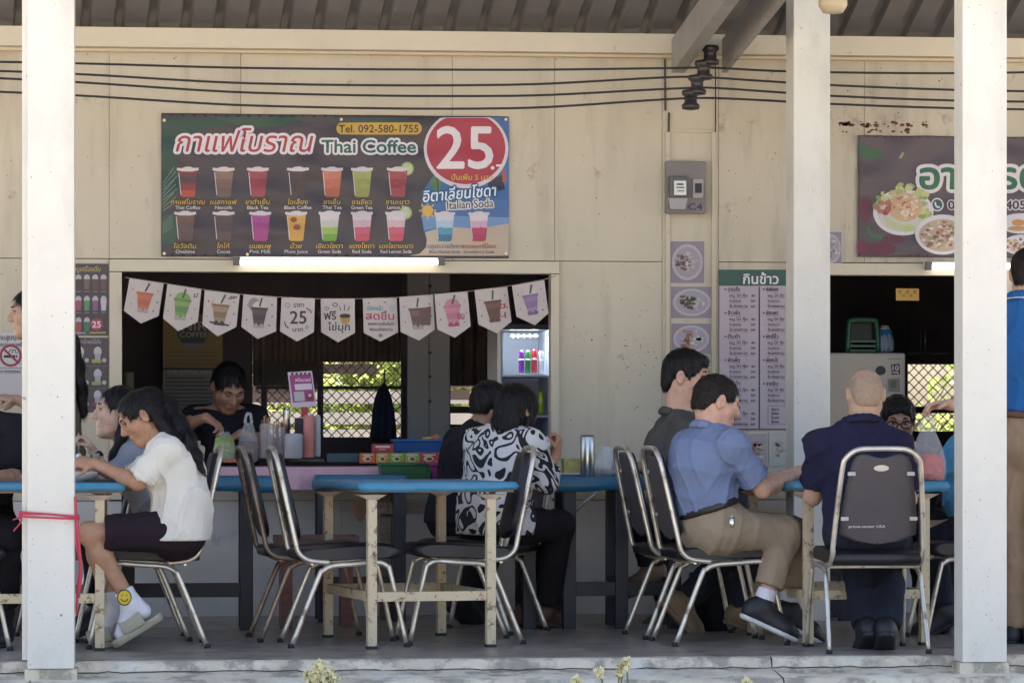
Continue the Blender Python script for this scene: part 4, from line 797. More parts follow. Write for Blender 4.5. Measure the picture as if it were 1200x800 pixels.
# ---------------------------------------------------------------- things on counters, tables and in the kitchen
clear = mat('clear_plastic', (.8, .8, .8), .15, alpha=.22, spec=.6); bagm = mat('thin_plastic_bag', (.85, .85, .87), .25, alpha=.34, bump=.6, bs=30, stretch=(1, 1, .35)); glassy = mat('cup_plastic', (.7, .7, .72), .2, alpha=.5)
clearbag = mat('clear_bag_film', (.85, .87, .85), .2, alpha=.17, bump=.6, bs=30, stretch=(1, 1, .35))
def small(name, label, cat, px, py, Y, group=None): return thing(name, label, cat, P(px, py, Y), 0, group)
def crate(label, x0, x1, y0, y1, Y, col, taper=.8, dep=.24, rim=None, mname=None, ribs=8, cat='crate', name='plastic_crate'):
    a, c = P(x0, y1, Y), P(x1, y0, Y); cx = (a.x + c.x) / 2; r = thing(name, label, cat, (cx, Y, a.z)); h = (c.x - a.x) / 2; H_ = c.z - a.z
    m = mat(mname or 'crate_' + col, col, .45, var=.08, vs=8); b = MB(); t = .006
    lo = [V(cx - h * taper, Y + .02, a.z), V(cx + h * taper, Y + .02, a.z), V(cx + h * taper, Y + dep - .02, a.z), V(cx - h * taper, Y + dep - .02, a.z)]
    hi = [V(cx - h, Y, c.z), V(cx + h, Y, c.z), V(cx + h, Y + dep, c.z), V(cx - h, Y + dep, c.z)]
    cen = V(cx, Y + dep / 2, 0); hin = [p + (V(cen.x, cen.y, p.z) - p).normalized() * t * 1.5 for p in hi]; lin = [p + (V(cen.x, cen.y, p.z) - p).normalized() * t * 1.5 + V(0, 0, t) for p in lo]
    b.add(lo + hi + hin + lin, [(3, 2, 1, 0)] + [(i, (i + 1) % 4, 4 + (i + 1) % 4, 4 + i) for i in range(4)] + [(4 + i, 4 + (i + 1) % 4, 8 + (i + 1) % 4, 8 + i) for i in range(4)] + [(8 + i, 8 + (i + 1) % 4, 12 + (i + 1) % 4, 12 + i) for i in range(4)] + [(12, 13, 14, 15)])
    part('tub', b, m, r)
    e = MB(); q = .008
    for A, B in zip(hi, hi[1:] + hi[:1]): e.tube([A - V(0, 0, .004), B - V(0, 0, .004)], q, 6)
    part('rim', e, m, r)
    for k in range(1, ribs):
        f_ = k / ribs; p0 = lo[0].lerp(lo[1], f_); p1 = hi[0].lerp(hi[1], f_); b = MB(); d = V(.004, 0, 0); n = V(0, -.005, 0)
        b.add([p0 - d, p0 + d, p1 + d - V(0, 0, .012), p1 - d - V(0, 0, .012), p0 - d + n, p0 + d + n, p1 + d + n - V(0, 0, .012), p1 - d + n - V(0, 0, .012)], [(4, 5, 6, 7), (0, 4, 7, 3), (1, 2, 6, 5), (0, 1, 5, 4), (3, 7, 6, 2)]); part('rib', b, m, r)
    return r
crate('dark green plastic crate hanging full width before the pink cloth', 446, 507, 543, 571, 17.86, '#2c5f3a', .86)
crate('magenta plastic basket beside the green crate', 504, 531, 543, 566, 17.84, '#8f2f6a', .62, ribs=4, cat='basket', name='plastic_basket')
crate('wide blue tray of sachets on the counter behind the juice boxes', 462, 544, 515, 529.5, 18.45, '#2a5a94', .97)
random.seed(9)
for i in range(9):
    x = 500 + i * 5; b = MB(); p = P(x, 514.5 - (i % 3) * 1.2, 18.5 + .03 * (i % 2)); b.box(p - V(.022, .02, .028), p + V(.022, .02, .012), Matrix.Rotation(random.uniform(-.5, .5), 3, 'Y'))
    tag(b.build('snack_sachet', mat('sachet%d' % (i % 3), ('#c9a13a', '#3f6f3f', '#b5653a')[i % 3], .4), loc=p), ('yellow', 'green', 'orange')[i % 3] + ' snack sachet ' + ('at the left end', 'in the middle', 'at the right end')[i // 3] + ' of the blue tray on the counter', 'sachet', 'sachets in the blue tray')
jx = ((422, 440, '#b5532f', 'orange juice box, first of the row on the counter'), (440.5, 456, '#c08a35', 'amber juice box, second of the row on the counter'), (456.5, 474, '#7d9a3a', 'lime green juice box in the middle of the row'), (474.5, 492, '#8a9a45', 'green and orange juice box next to the red one'), (492.5, 514, '#b33443', 'red juice box near the end of the row'), (523, 536, '#8aa5bd', 'pale blue carton at the end of the juice row'))
for x0, x1, c, lb in jx:
    a, d = P(x0, 542.5, 18.17), P(x1, 530.5, 18.17); r = thing('juice_box', lb, 'box', (a.x, 18.17, a.z), 0, 'juice boxes on the counter'); b = MB(); b.box(a, d + V(0, .09, 0)); part('carton', b, mat('juice' + c, c, .5, var=.06, vs=30), r, bevel=.002)
    p = Print(18.17); w_ = x1 - x0; p.ell(x0 + w_ * .45, 537, w_ * .28, 3.6, '#d0b58a', 1, 12); p.ell(x0 + w_ * .5, 537.5, w_ * .16, 2, '#5a4a30', 2, 10); p.rect(x0 + w_ * .15, 532, x1 - w_ * .15, 533.2, '#d8c9a0', 1); p.ell(x1 - w_ * .15, 540, w_ * .1, 1.6, '#c45a2a', 2, 8); p.make('print', r)
b = MB(); a, d = P(436, 530, 18.34), P(461, 520, 18.34); r = thing('red_carton', 'red carton with a white stripe left of the blue tray', 'box', (a.x, 18.34, a.z)); b.box(a, d + V(0, .08, 0)); part('carton', b, mat('red_carton', '#a02f35', .5), r); p = Print(18.34); p.rect(440, 522, 457, 524.4, '#cfc0b5', 1); p.rect(444, 525.5, 452, 527, '#c98a6a', 1); p.make('print', r)
def bag(name, label, cx, yb, yt, w_, Y, fillc, filly, handles=True, seed=1, m=bagm):
    """thin carrier bag: puckered body, neck, two looped handles and what is inside"""
    random.seed(seed); bot = P(cx, yb, Y); top = P(cx, yt, Y); H_ = top.z - bot.z; W_ = w_ / FOC * Y / .9945; r = thing(name, label, 'bag', bot); b = MB(); gr = []
    n = 28; prof = ((0, .30), (.03, .46), (.12, .5), (.3, .49), (.5, .40), (.66, .27), (.80, .16))
    for f_, rw in prof:
        gr.append([bot + V(rw * W_ * math.cos(6.2832 * k / n) * (1 + .09 * f_ * math.sin(k * 3.7 + seed)), rw * W_ * .62 * math.sin(6.2832 * k / n) * (1 + .12 * math.sin(k * 2.3 + seed + f_ * 3)), H_ * f_ + .006 * math.sin(k * 1.7)) for k in range(n)])
    b.sheet([g_ + [g_[0]] for g_ in gr]); b.add(gr[0], [tuple(range(n))[::-1]]); part('bag_body', b, m, r)
    if handles:
        for s_ in (-1, 1): h = MB(); y = .03 * s_; h.tube([bot + V(-.15 * W_, y, H_ * .78), bot + V(-.12 * W_, y * .6, H_ * .9), bot + V(-.02 * W_, y * .3, H_), bot + V(.05 * W_, y * .3, H_), bot + V(.12 * W_, y * .6, H_ * .9), bot + V(.15 * W_, y, H_ * .78)], .008, 6, flat=.4); part('handle', h, m, r)
    f = MB(); hh = H_ * filly; c = fillc; f.lathe([(.05 * W_, .006), (.40 * W_, .012), (.44 * W_, hh * .5), (.38 * W_, hh * .92), (.2 * W_, hh)], bot, 18, 1, .6)
    part('contents', f, mat('bag_fill_' + fillc, fillc, .7, var=.35, vs=34, bump=.6, bs=40), r); return r
bag('vegetable_bag', 'clear bag of pale green cabbage held by the stall woman', 263, 541, 497, 28, 18.28, '#8a9a55', .70, False, 3, clearbag)
bag('sauce_bag', 'clear knotted bag of brown sauce beside the cabbage bag', 291, 541, 483, 26, 18.30, '#5a3028', .42, True, 4, clearbag)
bag('carrier_bag', 'white carrier bag with red packets held out above the right table', 1087, 564, 486, 46, 15.6, '#c4452c', .42, True, 5, mat('white_bag_film', (.9, .9, .9), .2, alpha=.2, bump=.6, bs=30, stretch=(1, 1, .35)))
bag('carrier_bag', 'crumpled clear bag leaning beside the steel tumbler', 711, 558.5, 514, 34, 17.3, '#7d6a62', .22, False, 6)
r = small('payment_sign', 'pink payment sign on a red stand on the counter', 'sign', 356, 478, 18.5); Y = 18.5
b = MB(); b.prism([P(337, 436, Y), P(365.5, 434.5, Y), P(371, 475.5, Y), P(342, 477.5, Y)], (0, .006, 0)); part('card', b, mat('white_card', '#cdbfc4', .5), r)
p = Print(Y); p.poly([(339, 439.5), (364.5, 438), (369, 470), (343.5, 471.5)], '#a8347a', 1)
for k in range(5): p.poly([(341 + k * 5, 436.5), (344 + k * 5, 436.3), (343.5 + k * 5, 439.5), (341.5 + k * 5, 439.6)], '#3a2f38', 2)
p.poly([(345, 450), (365, 449), (366, 456), (346, 457)], '#d6c6cf', 2); p.poly([(344, 459), (356, 458.4), (357.5, 469.5), (345.5, 470.2)], '#bdb0b6', 2); p.ell(363, 464.5, 4.3, 5, '#8f2535', 3, 12); p.ell(363, 463, 2, 2, '#cfb0b8', 4, 10); p.text('พร้อมเพย์', 346, 364, 447, 4, '#e0cdd6', 2, .03); p.make('print', r)
b = MB(); b.box(P(353, 489, Y - .001), P(361, 476.5, Y) + V(0, .012, 0)); part('stand', b, mat('red_stand', '#a8252f', .4), r); b = MB(); b.box(P(346, 541, Y - .03), P(368, 489.5, Y) + V(0, .06, 0)); part('stand_base', b, mat('dark_stand', '#2c2428', .5), r, bevel=.004)
def jar(name, label, cat, cx, yb, yt, w_, Y, m, group=None, inside=None, n=16):
    bo, to = P(cx, yb, Y), P(cx, yt, Y); r = thing(name, label, cat, bo, 0, group); rr = w_ / 2 / FOC * Y; b = MB(); H_ = to.z - bo.z; b.lathe([(rr * .85, 0), (rr, .004), (rr, H_ * .9), (rr * .92, H_), (rr * .86, H_), (rr * .86, .006)], bo, n); part('wall', b, m, r)
    if inside == 'straws':
        random.seed(int(cx))
        for k in range(11):
            s_ = MB(); x, y = random.uniform(-.6, .6) * rr, random.uniform(-.6, .6) * rr; s_.tube([bo + V(x * .6, y * .6, .01), bo + V(x * 1.3, y, H_ * random.uniform(1.05, 1.25))], .0032, 5); part('straw', s_, mat('straw%d' % (k % 3), ('#b5856a', '#9a6a55', '#c4a58a')[k % 3], .5), r)
    elif inside: s_ = MB(); s_.lathe([(rr * .7, .008), (rr * .72, H_ * .95), (rr * .6, H_ * 1.02)], bo, n); part('contents', s_, inside, r)
    return r
cupst = mat('pink_cup_stack', '#c9837a', .5, var=.12, vs=40, stretch=(.2, .2, 4))
jar('straw_jar', 'clear jar of wooden stirrers on the pink counter', 'jar', 314, 537, 496, 20, 18.3, clear, None, 'straws'); jar('straw_jar', 'clear jar of straws behind the backs of the empty chairs', 'jar', 328, 538, 500, 14, 18.33, clear, None, 'straws')
jar('cup_stack', 'tall stack of pink cups beside the payment sign', 'cups', 362, 536, 486, 13, 18.28, cupst); jar('cup_sleeve', 'clear sleeve of cups right of the pink stack', 'cups', 372, 535, 487, 8, 18.32, glassy, None, mat('clear_lids', (.5, .48, .45), .3))
jar('steel_pot', 'small bright steel canister standing behind the straws', 'pot', 336, 516, 478, 8, 18.6, mat('bright_steel', (.7, .68, .64), .2, 1.)); jar('plastic_tub', 'clear square tub in front of the steel canister', 'tub', 344, 537, 508, 22, 18.2, glassy, None, mat('grey_fill', (.25, .23, .24), .6))
b = MB(); b.box(P(262, 541.5, 18.24), P(296, 537.6, 18.24) + V(0, .2, 0)); tag(b.build('cutting_board', mat('orange_board', '#b0663f', .6), loc=P(280, 540, 18.2)), 'orange wooden board under the bags on the pink counter', 'board')
b = MB(); b.box(P(340, 540.5, 18.26), P(380, 537.6, 18.26) + V(0, .2, 0)); tag(b.build('tray', mat('dark_tray', '#3a3438', .5), loc=P(360, 540, 18.2)), 'dark tray under the cup stacks on the counter', 'tray')
b = MB(); b.box(P(383, 541, 18.3), P(422, 531, 18.3) + V(0, .2, 0)); tag(b.build('plastic_box', mat('dark_teal_box', '#26434a', .5), loc=P(400, 540, 18.3)), 'dark teal box left of the juice boxes', 'box')
b = MB(); b.box(P(222, 540, 18.4), P(235, 516, 18.4) + V(0, .1, 0)); tag(b.build('tea_tin', mat('beige_tin', '#a39a80', .5), loc=P(228, 540, 18.4)), 'beige tin beside the stall woman behind the girl in white', 'tin')
jar('cup_stack', 'stack of pale cups on the dark kitchen shelf at the far left', 'cups', 151, 461, 436, 12, 20.3, mat('pale_cup', '#8a8a70', .5, var=.3, vs=30, stretch=(.1, .1, 5)))
b = MB(); b.box(P(143, 464, 20.2), P(190, 461.2, 20.2) + V(0, .3, 0)); tag(b.build('kitchen_shelf', dark_m, loc=P(160, 463, 20.2)), 'dark kitchen shelf under the pale cup stack', 'shelf')
r, p = board('yellow_poster', 'yellowed poster with a round emblem hanging behind the stall woman', 'poster', 191, 368, 261, 431, '#8a7030', Y=20.9); p.ell(226, 392, 16, 17, '#43484a', 1, 24); p.rect(208, 384, 244, 396, '#43484a', 2); p.text('NIR', 213, 242, 387, 10, '#b5ad9a', 3, .05); p.text('COFFEE', 211, 243, 395, 6, '#b5ad9a', 3, .04); p.poly([(212, 402), (240, 402), (232, 408), (218, 408)], '#7a8a90', 3)
for k in range(4): p.rect(196, 412 + k * 4.6, 255, 413 + k * 4.6, '#7a5f2a', 2)
p.make('print', r)
r, p = board('notice_sheet', 'grey printed notice below the yellowed poster', 'poster', 191, 433, 261, 484, '#8d8680', Y=20.9)
p.text('THE COFFEE MENU', 196, 252, 438, 4, '#c4bdb5', 2, .02)
for k in range(9): p.rect(194, 442 + k * 4.5, 240 + (k * 7) % 18, 443.6 + k * 4.5, '#5f5a58', 2)
p.make('print', r)
# hanging jacket
r = small('hanging_jacket', 'dark blue jacket hanging in the kitchen against the wire mesh', 'jacket', 451, 485, 20.6); b = MB(); gr = []
for f_, x0, x1 in ((0, 449, 452), (.08, 444, 455), (.25, 440, 459), (.45, 437, 462), (.7, 436, 464), (.9, 434, 465), (1, 436, 464)):
    y = 449 + 68 * f_; row = []
    for k in range(13):
        q = k / 12; row.append(P(x0 + (x1 - x0) * q, y, 20.55 - .05 * math.sin(q * math.pi) - .015 * math.sin(q * 14 + f_ * 3)))
    gr.append(row)
b.sheet(gr); gb = [[p + V(0, .07, 0) for p in row] for row in gr]; b.sheet(gb); b.sheet([[row[0] for row in gr], [row[0] for row in gb]]); b.sheet([[row[-1] for row in gr], [row[-1] for row in gb]]); b.sheet([gr[-1], gb[-1]]); part('cloth', b, mat('navy_jacket', '#232c45', .8, var=.2, vs=6), r)
b = MB(); b.tube([P(450.5, 450, 20.58), P(450.5, 436, 20.58)], .006, 5); b.tube([P(450.5, 436, 20.58), P(450.5, 434, 21.33)], .006, 5); part('hook', b, wire_m, r)
# lit drinks fridge
Y = 19.6; r = small('drinks_fridge', 'glass door drinks fridge lit inside with coloured cans', 'fridge', 612, 735, Y); fw = mat('fridge_liner', (.55, .60, .68), .4); dk = mat('fridge_frame', (.06, .055, .065), .4)
a, c = P(583, 0, Y).x, P(650, 0, Y).x; z0, z1 = 0.0, P(0, 378, Y).z
for nm, A, B, m in (('side_panel', (a, Y, z0), (a + .03, Y + .6, z1), fw), ('side_panel', (c - .03, Y, z0), (c, Y + .6, z1), fw), ('back_panel', (a + .031, Y + .57, z0), (c - .031, Y + .6, z1), fw), ('top_panel', (a + .031, Y, z1 - .03), (c - .031, Y + .569, z1), dk), ('base_panel', (a + .031, Y, z0), (c - .031, Y + .569, z0 + .4), dk),
                    ('door_frame', (a - .004, Y - .03, z0), (a + .016, Y - .001, z1), mat('fridge_edge', (.5, .5, .52), .3, .5)), ('door_frame', (c - .02, Y - .03, z0), (c + .01, Y - .001, z1), dk)):
    b = MB(); b.box(A, B); part(nm, b, m, r)
for yy in (438, 486, 530): b = MB(); z = P(0, yy, Y).z; b.box((a + .032, Y + .02, z - .012), (c - .032, Y + .55, z)); part('shelf', b, fw, r)
for k in range(5): b = MB(); q = P(601 + k * 6.6, 393.5, Y + .1); b.lathe([(.004, -.006), (.014, 0), (.004, .006)], q, 10); part('led', b, mat('fridge_led', (.85, .93, 1), emit=45), r)
for i, (x, yb, h, c_, lb) in enumerate(((611, 437, 27, '#7a2f8f', 'purple can on the lit fridge shelf'), (618.6, 437, 27, '#2f7a3a', 'green can on the lit fridge shelf'), (626, 437, 28, '#b52a33', 'red can on the lit fridge shelf'), (634, 437, 26, '#bdbdc0', 'white can on the lit fridge shelf'), (634, 485, 27, '#c4d62f', 'yellow green bottle on the second fridge shelf'))):
    q = P(x, yb, Y + .12); t = thing('drink_can', lb, 'can', q, 0, 'cans in the lit fridge'); rr = .0165; H_ = h / FOC * Y; b = MB(); b.lathe([(rr * .8, 0), (rr, .008), (rr, H_ * .9), (rr * .75, H_)], q, 14); part('can_body', b, mat('can' + c_, c_, .25, .2), t); b = MB(); b.lathe([(rr * 1.02, H_ * .56), (rr * 1.02, H_ * .62)], q, 14); part('band', b, mat('can_band', (.7, .7, .72), .3), t)
# right kitchen: white fridge, green chair, bag, notice
Y = 19.0; r = small('white_fridge', 'beige white fridge with stickers behind the bald man', 'fridge', 1018, 735, Y); a, c = P(960, 735, Y), P(1060, 413.5, Y)
b = MB(); b.box((a.x, Y, 0), (c.x, Y + .6, c.z)); part('cabinet', b, mat('beige_fridge', (.50, .42, .33), .4, var=.05, vs=3), r, bevel=.01); b = MB(); b.box((a.x + .01, Y - .035, .62), (c.x - .004, Y - .0015, c.z - .005)); part('door', b, mat('beige_fridge', (.5, .42, .33)), r, bevel=.008)
p = Print(Y - .036); p.poly([(1044, 427), (1054, 426), (1055, 438), (1045, 439)], '#3a3034', 1); p.text('10', 1046, 1053, 434, 6, '#d9d0c8', 2, .05); p.rect(1046, 435.5, 1053, 437, '#d9d0c8', 2); p.poly([(1040, 444), (1054, 443), (1055, 459), (1041, 459)], '#8a8270', 1); p.ell(1047, 450, 4, 5, '#5f6a50', 2, 10); p.ell(1032, 434, 6, 5.5, '#221f24', 1, 14); p.rect(1036, 449, 1040, 470, '#b0a898', 1); p.rect(1040, 420, 1056, 421, '#8a8078', 1); p.make('sticker', r)
r = small('plastic_chair', 'dark green plastic chair upturned on top of the beige fridge', 'chair', 1011, 412, Y + .25); gm = mat('green_plastic', (.03, .14, .07), .4); b = MB(); q = [P(x, y, Y + .2) for x, y in ((993, 413), (995, 380), (1000, 375.5), (1022, 375.5), (1027, 380), (1029, 413))]; b.tube(arc(q, 4), .018, 8); part('back_frame', b, gm, r)
for yy in (401, 406.5, 412): b = MB(); b.box(P(995, yy, Y + .19), P(1027, yy - 2.4, Y + .19) + V(0, .02, 0)); part('slat', b, gm, r)
b = MB(); b.box(P(996, 399, Y + .235), P(1026, 379, Y + .235) + V(0, .02, 0)); part('back_panel', b, mat('dark_green_plastic', (.012, .02, .018), .5), r)
bag('shopping_bag', 'blue and white bag leaning on the green plastic chair', 1037, 412.5, 374, 22, Y + .22, '#2a6aa0', .7, False, 9)
r, p = board('yellow_sticker', 'yellow paper sticker hanging in the dark right window', 'sticker', 1050, 338, 1077, 352, '#c99a3a', Y=18.62, th=.002)
for k in range(5): p.rect(1053 + k * 4.4, 340 + (k % 2) * 5, 1056 + k * 4.4, 344 + (k % 2) * 4, '#a8742a', 1)
p.make('print', r)
for x in (1079, 1084.5): b = MB(); b.tube([P(x, 388, 20), P(x, 412, 20)], .006, 6); tag(b.build('hanging_ladle', mat('dull_steel', (.4, .38, .36), .3, .8), loc=P(x, 400, 20)), ('steel ladle handle hanging in the dark right window, one nearer the fridge', 'steel ladle handle hanging in the dark right window, one nearer the thick post')[x > 1080], 'ladle', 'ladles in the right window')
b = MB(); b.box(P(1064, 414, 19.99), P(1112, 411.8, 20.04)); tag(b.build('hanging_rail', black_m, loc=P(1088, 413, 20)), 'dark rail under the hanging ladles', 'rail')
# on the tables
Yt = 17.14; st = mat('brushed_steel', (.62, .60, .55), .28, 1., var=.05, vs=30, stretch=(1, 1, .1))
q = P(688.5, 559.5, Yt); r = thing('steel_tumbler', 'tall brushed steel tumbler on the long blue table', 'tumbler', q); b = MB(); b.lathe([(.033, 0), (.036, .003), (.0365, .205), (.034, .208), (.03, .207)], q, 24); part('body', b, st, r); b = MB(); b.lathe([(.034, .2085), (.0355, .211), (.03, .216), (.0, .217)], q, 24); part('lid', b, mat('tumbler_lid', (.12, .11, .11), .4), r)
b = MB(); b.box(P(661, 553.5, 17.32), P(684, 537, 17.32) + V(0, .12, 0)); tag(b.build('noodle_box', mat('yellow_box', '#b5a860', .4, var=.3, vs=22), loc=P(672, 554, 17.3)), 'yellow green box on the blue table left of the tumbler', 'box')
b = MB(); b.box(P(650, 559, 17.2), P(686, 556, 17.2) + V(0, .14, 0)); tag(b.build('phone_case', mat('blue_case', '#3a5590', .4), loc=P(668, 558, 17.2)), 'flat blue case on the table in front of the yellow box', 'case')
b = MB(); b.lathe([(.03, 0), (.036, .01), (.036, .085), (.03, .09), (.0, .09)], P(724, 559, 17.35), 16); tag(b.build('dark_cup', mat('dark_cup', '#3a3a44', .35), loc=P(724, 559, 17.35)), 'dark cup behind the crumpled bag on the blue table', 'cup')
random.seed(8); b = MB()
for k in range(30): p_ = P(734 + random.uniform(-6, 7), 557.5 - random.uniform(0, 7), 17.2); s_ = random.uniform(.008, .016); b.add([p_ + V(-s_, 0, 0), p_ + V(0, -.006, s_), p_ + V(s_, 0, 0), p_ + V(0, .006, -s_ * .6)], [(0, 1, 2, 3), (3, 2, 1, 0)][:1])
tag(b.build('salad', mat('pale_salad', '#c9b96a', .6, var=.3, vs=30), loc=P(734, 558, 17.2)), 'small heap of pale salad left by the brown hands', 'food', kind='stuff')
r = small('sauce_bottle', 'small green squeeze bottle with white cap on the right table', 'bottle', 884, 549, 16.6); q = P(884, 551.5, 16.6); b = MB(); b.lathe([(.014, 0), (.017, .012), (.0165, .028), (.010, .042), (.006, .048)], q, 14); part('body', b, mat('green_bottle', '#3f8a3f', .3), r); b = MB(); b.lathe([(.007, .0485), (.009, .056), (.005, .068), (0, .07)], q, 12); part('cap', b, mat('white_cap', (.7, .7, .7), .4), r)
r = small('plate', 'green rimmed plate on the right table behind the forearm', 'plate', 893, 560, 16.5); q = P(893, 560, 16.5); q.z = .763; b = MB(); b.lathe([(.05, 0), (.09, .012), (.115, .022), (.112, .024), (.05, .006)], q, 24); part('dish', b, mat('green_plate', '#7aa060', .4), r)
for i, (x, lb) in enumerate(((97, 'white bowl of food in front of the girl in white'), (84, 'white bowl nearer the left post on the same table'))):
    q = P(x, 560, 15.75 + .12 * i); q.z = .758; r = thing('white_bowl', lb, 'bowl', q, 0, 'bowls on the left table'); b = MB(); b.lathe([(.035, 0), (.06, .02), (.08, .045), (.077, .046), (.055, .022), (0, .01)], q, 24); part('dish', b, mat('white_melamine', (.75, .74, .72), .3), r)
b = MB(); q = P(123, 561, 15.7); q.z = .759; b.box(q + V(-.09, -.04, 0), q + V(.05, .04, .012)); tag(b.build('dark_phone', mat('dark_phone_case', (.03, .03, .035), .3), loc=q), 'dark phone lying at the table edge by the elbow', 'phone')
b = MB(); gr = [[P(x, y, 15.9 + .02 * math.sin(k)) + V(0, .03 * j, 0) for k, (x, y) in enumerate(pts)] for j, pts in enumerate((((409, 587), (413, 600), (421, 610)), ((420, 585), (424, 600), (424, 612)), ((430, 586), (431, 596), (428, 606))))]
b.sheet(gr); tag(b.build('brown_rag', mat('brown_rag', '#5f4a42', .9, var=.2, vs=10), loc=P(420, 590, 15.9)), 'brown rag hanging from the middle table near its left leg', 'rag')
# bins and tubs on the floor
q = G(838, 738); r = thing('black_bin', 'black plastic bin on the floor under the light blue shirted man', 'bin', q); b = MB(); b.lathe([(.10, 0), (.112, .006), (.122, .27), (.127, .28), (.120, .28), (.108, .02), (0, .012)], q, 24); part('body', b, mat('black_plastic', (.012, .012, .018), .45), r); b = MB(); b.lathe([(.126, .262), (.131, .27), (.131, .284), (.126, .288)], q, 24); part('rim', b, mat('black_plastic', (.012, .012, .018)), r)
q = G(-4, 738); r = thing('grey_tub', 'translucent grey plastic tub on the floor at the far left', 'tub', q); b = MB(); b.lathe([(.10, 0), (.118, .01), (.135, .16), (.13, .31), (.115, .335), (.06, .34), (0, .342)], q, 24); part('body', b, mat('grey_translucent_plastic', (.33, .32, .31), .4), r); b = MB(); b.lathe([(.134, .30), (.139, .306), (.137, .318), (.131, .32)], q, 24); part('rim', b, mat('grey_translucent_plastic', (.33, .32, .31)), r)
# red string on the left post
rm = mat('red_plastic_string', '#c0384a', .5); Y = 14.60; r = thing('red_string', 'red plastic string tied round the left post with a hanging tail', 'string', P(60, 602, Y)); a, c = P(24, 602, Y), P(90, 606, Y)
for dz, k in ((.0, 0), (-.011, 1), (.008, 2)):
    b = MB(); b.tube(arc([a + V(.0, .12, dz), a + V(.0, .0, dz), P(60, 602.5 + k, Y) + V(0, .004, dz), c + V(0, 0, dz * .6), c + V(.003, .12, dz)], 5), .0042, 6, flat=.6); part('loop', b, rm, r)
for pts in (((88, 582), (89, 606), (90, 640), (94, 662), (91, 690), (90, 720)), ((90, 605), (93, 640), (95, 668), (92, 700))):
    b = MB(); b.tube(arc([P(x, y, Y + .01 * i) for i, (x, y) in enumerate(pts)], 4), .0055, 6, flat=.5); part('tail', b, rm, r)
for pts in (((26, 607), (20, 607), (15, 609)), ((26, 608), (22, 615), (16, 622))): b = MB(); b.tube([P(x, y, Y + .02) for x, y in pts], .0035, 5); part('tail', b, rm, r)
# small pale flowers growing in front of the slab
fl_m = mat('cream_flower', (.85, .76, .45), .7, var=.15, vs=60); stem_m = mat('green_stem', (.18, .22, .07), .7)
def flower_plant(label, heads, Y, seed, n):
    random.seed(seed); bx0 = P(heads[0][0], 800, Y); base = V(bx0.x, Y, -.36); r = thing('flowering_weed', label, 'plant', base, 0, 'pale flowering weeds at the kerb'); f = MB(); s_ = MB()
    for hx, hy, rad in heads:
        q = P(hx, hy, Y); b = MB(); b.tube(arc([base, base.lerp(q, .6) + V(random.uniform(-.02, .02), 0, 0), q], 4), [.004] * 8 + [.002], 5); part('stem', b, stem_m, r)
        for k in range(n):
            d = V(random.gauss(0, 1), random.gauss(0, 1), random.gauss(0, .8)).normalized() * rad / FOC * Y * random.uniform(.3, 1); p0 = q + d; s_.tube([q + V(0, 0, -.02), p0], .0012, 4, cap=False)
            nn = V(random.gauss(0, 1), -1, random.gauss(0, 1)).normalized(); u = nn.orthogonal().normalized(); v = nn.cross(u); z = random.uniform(.007, .012)
            for m_ in range(5):
                an = m_ * 1.2566; e = u * math.cos(an) + v * math.sin(an); w_ = u * -math.sin(an) + v * math.cos(an); f.add([p0, p0 + e * z * .7 + w_ * z * .45, p0 + e * z * 1.25 + nn * z * .2, p0 + e * z * .7 - w_ * z * .45], [(0, 1, 2, 3)])
    tag(f.build('flowers', fl_m, r, loc=base, fixn=False), kind='stuff'); tag(s_.build('twigs', stem_m, r, loc=base, fixn=False), kind='stuff')
flower_plant('dense cream flowering weed in front of the slab, left of the middle', ((366, 791, 11), (380, 787, 13), (374, 779, 8), (388, 795, 9), (372, 797, 12)), 14.25, 31, 60)
flower_plant('tall sparse cream flowering weed in front of the slab, right of the middle', ((731, 781, 8), (703, 788, 8), (733, 773, 6), (676, 797, 7), (726, 788, 6)), 14.25, 32, 30)
flower_plant('tiny cream flowering weed tip in front of the slab under the seated men', ((873, 797, 6), (878, 799, 4)), 14.25, 33, 10)

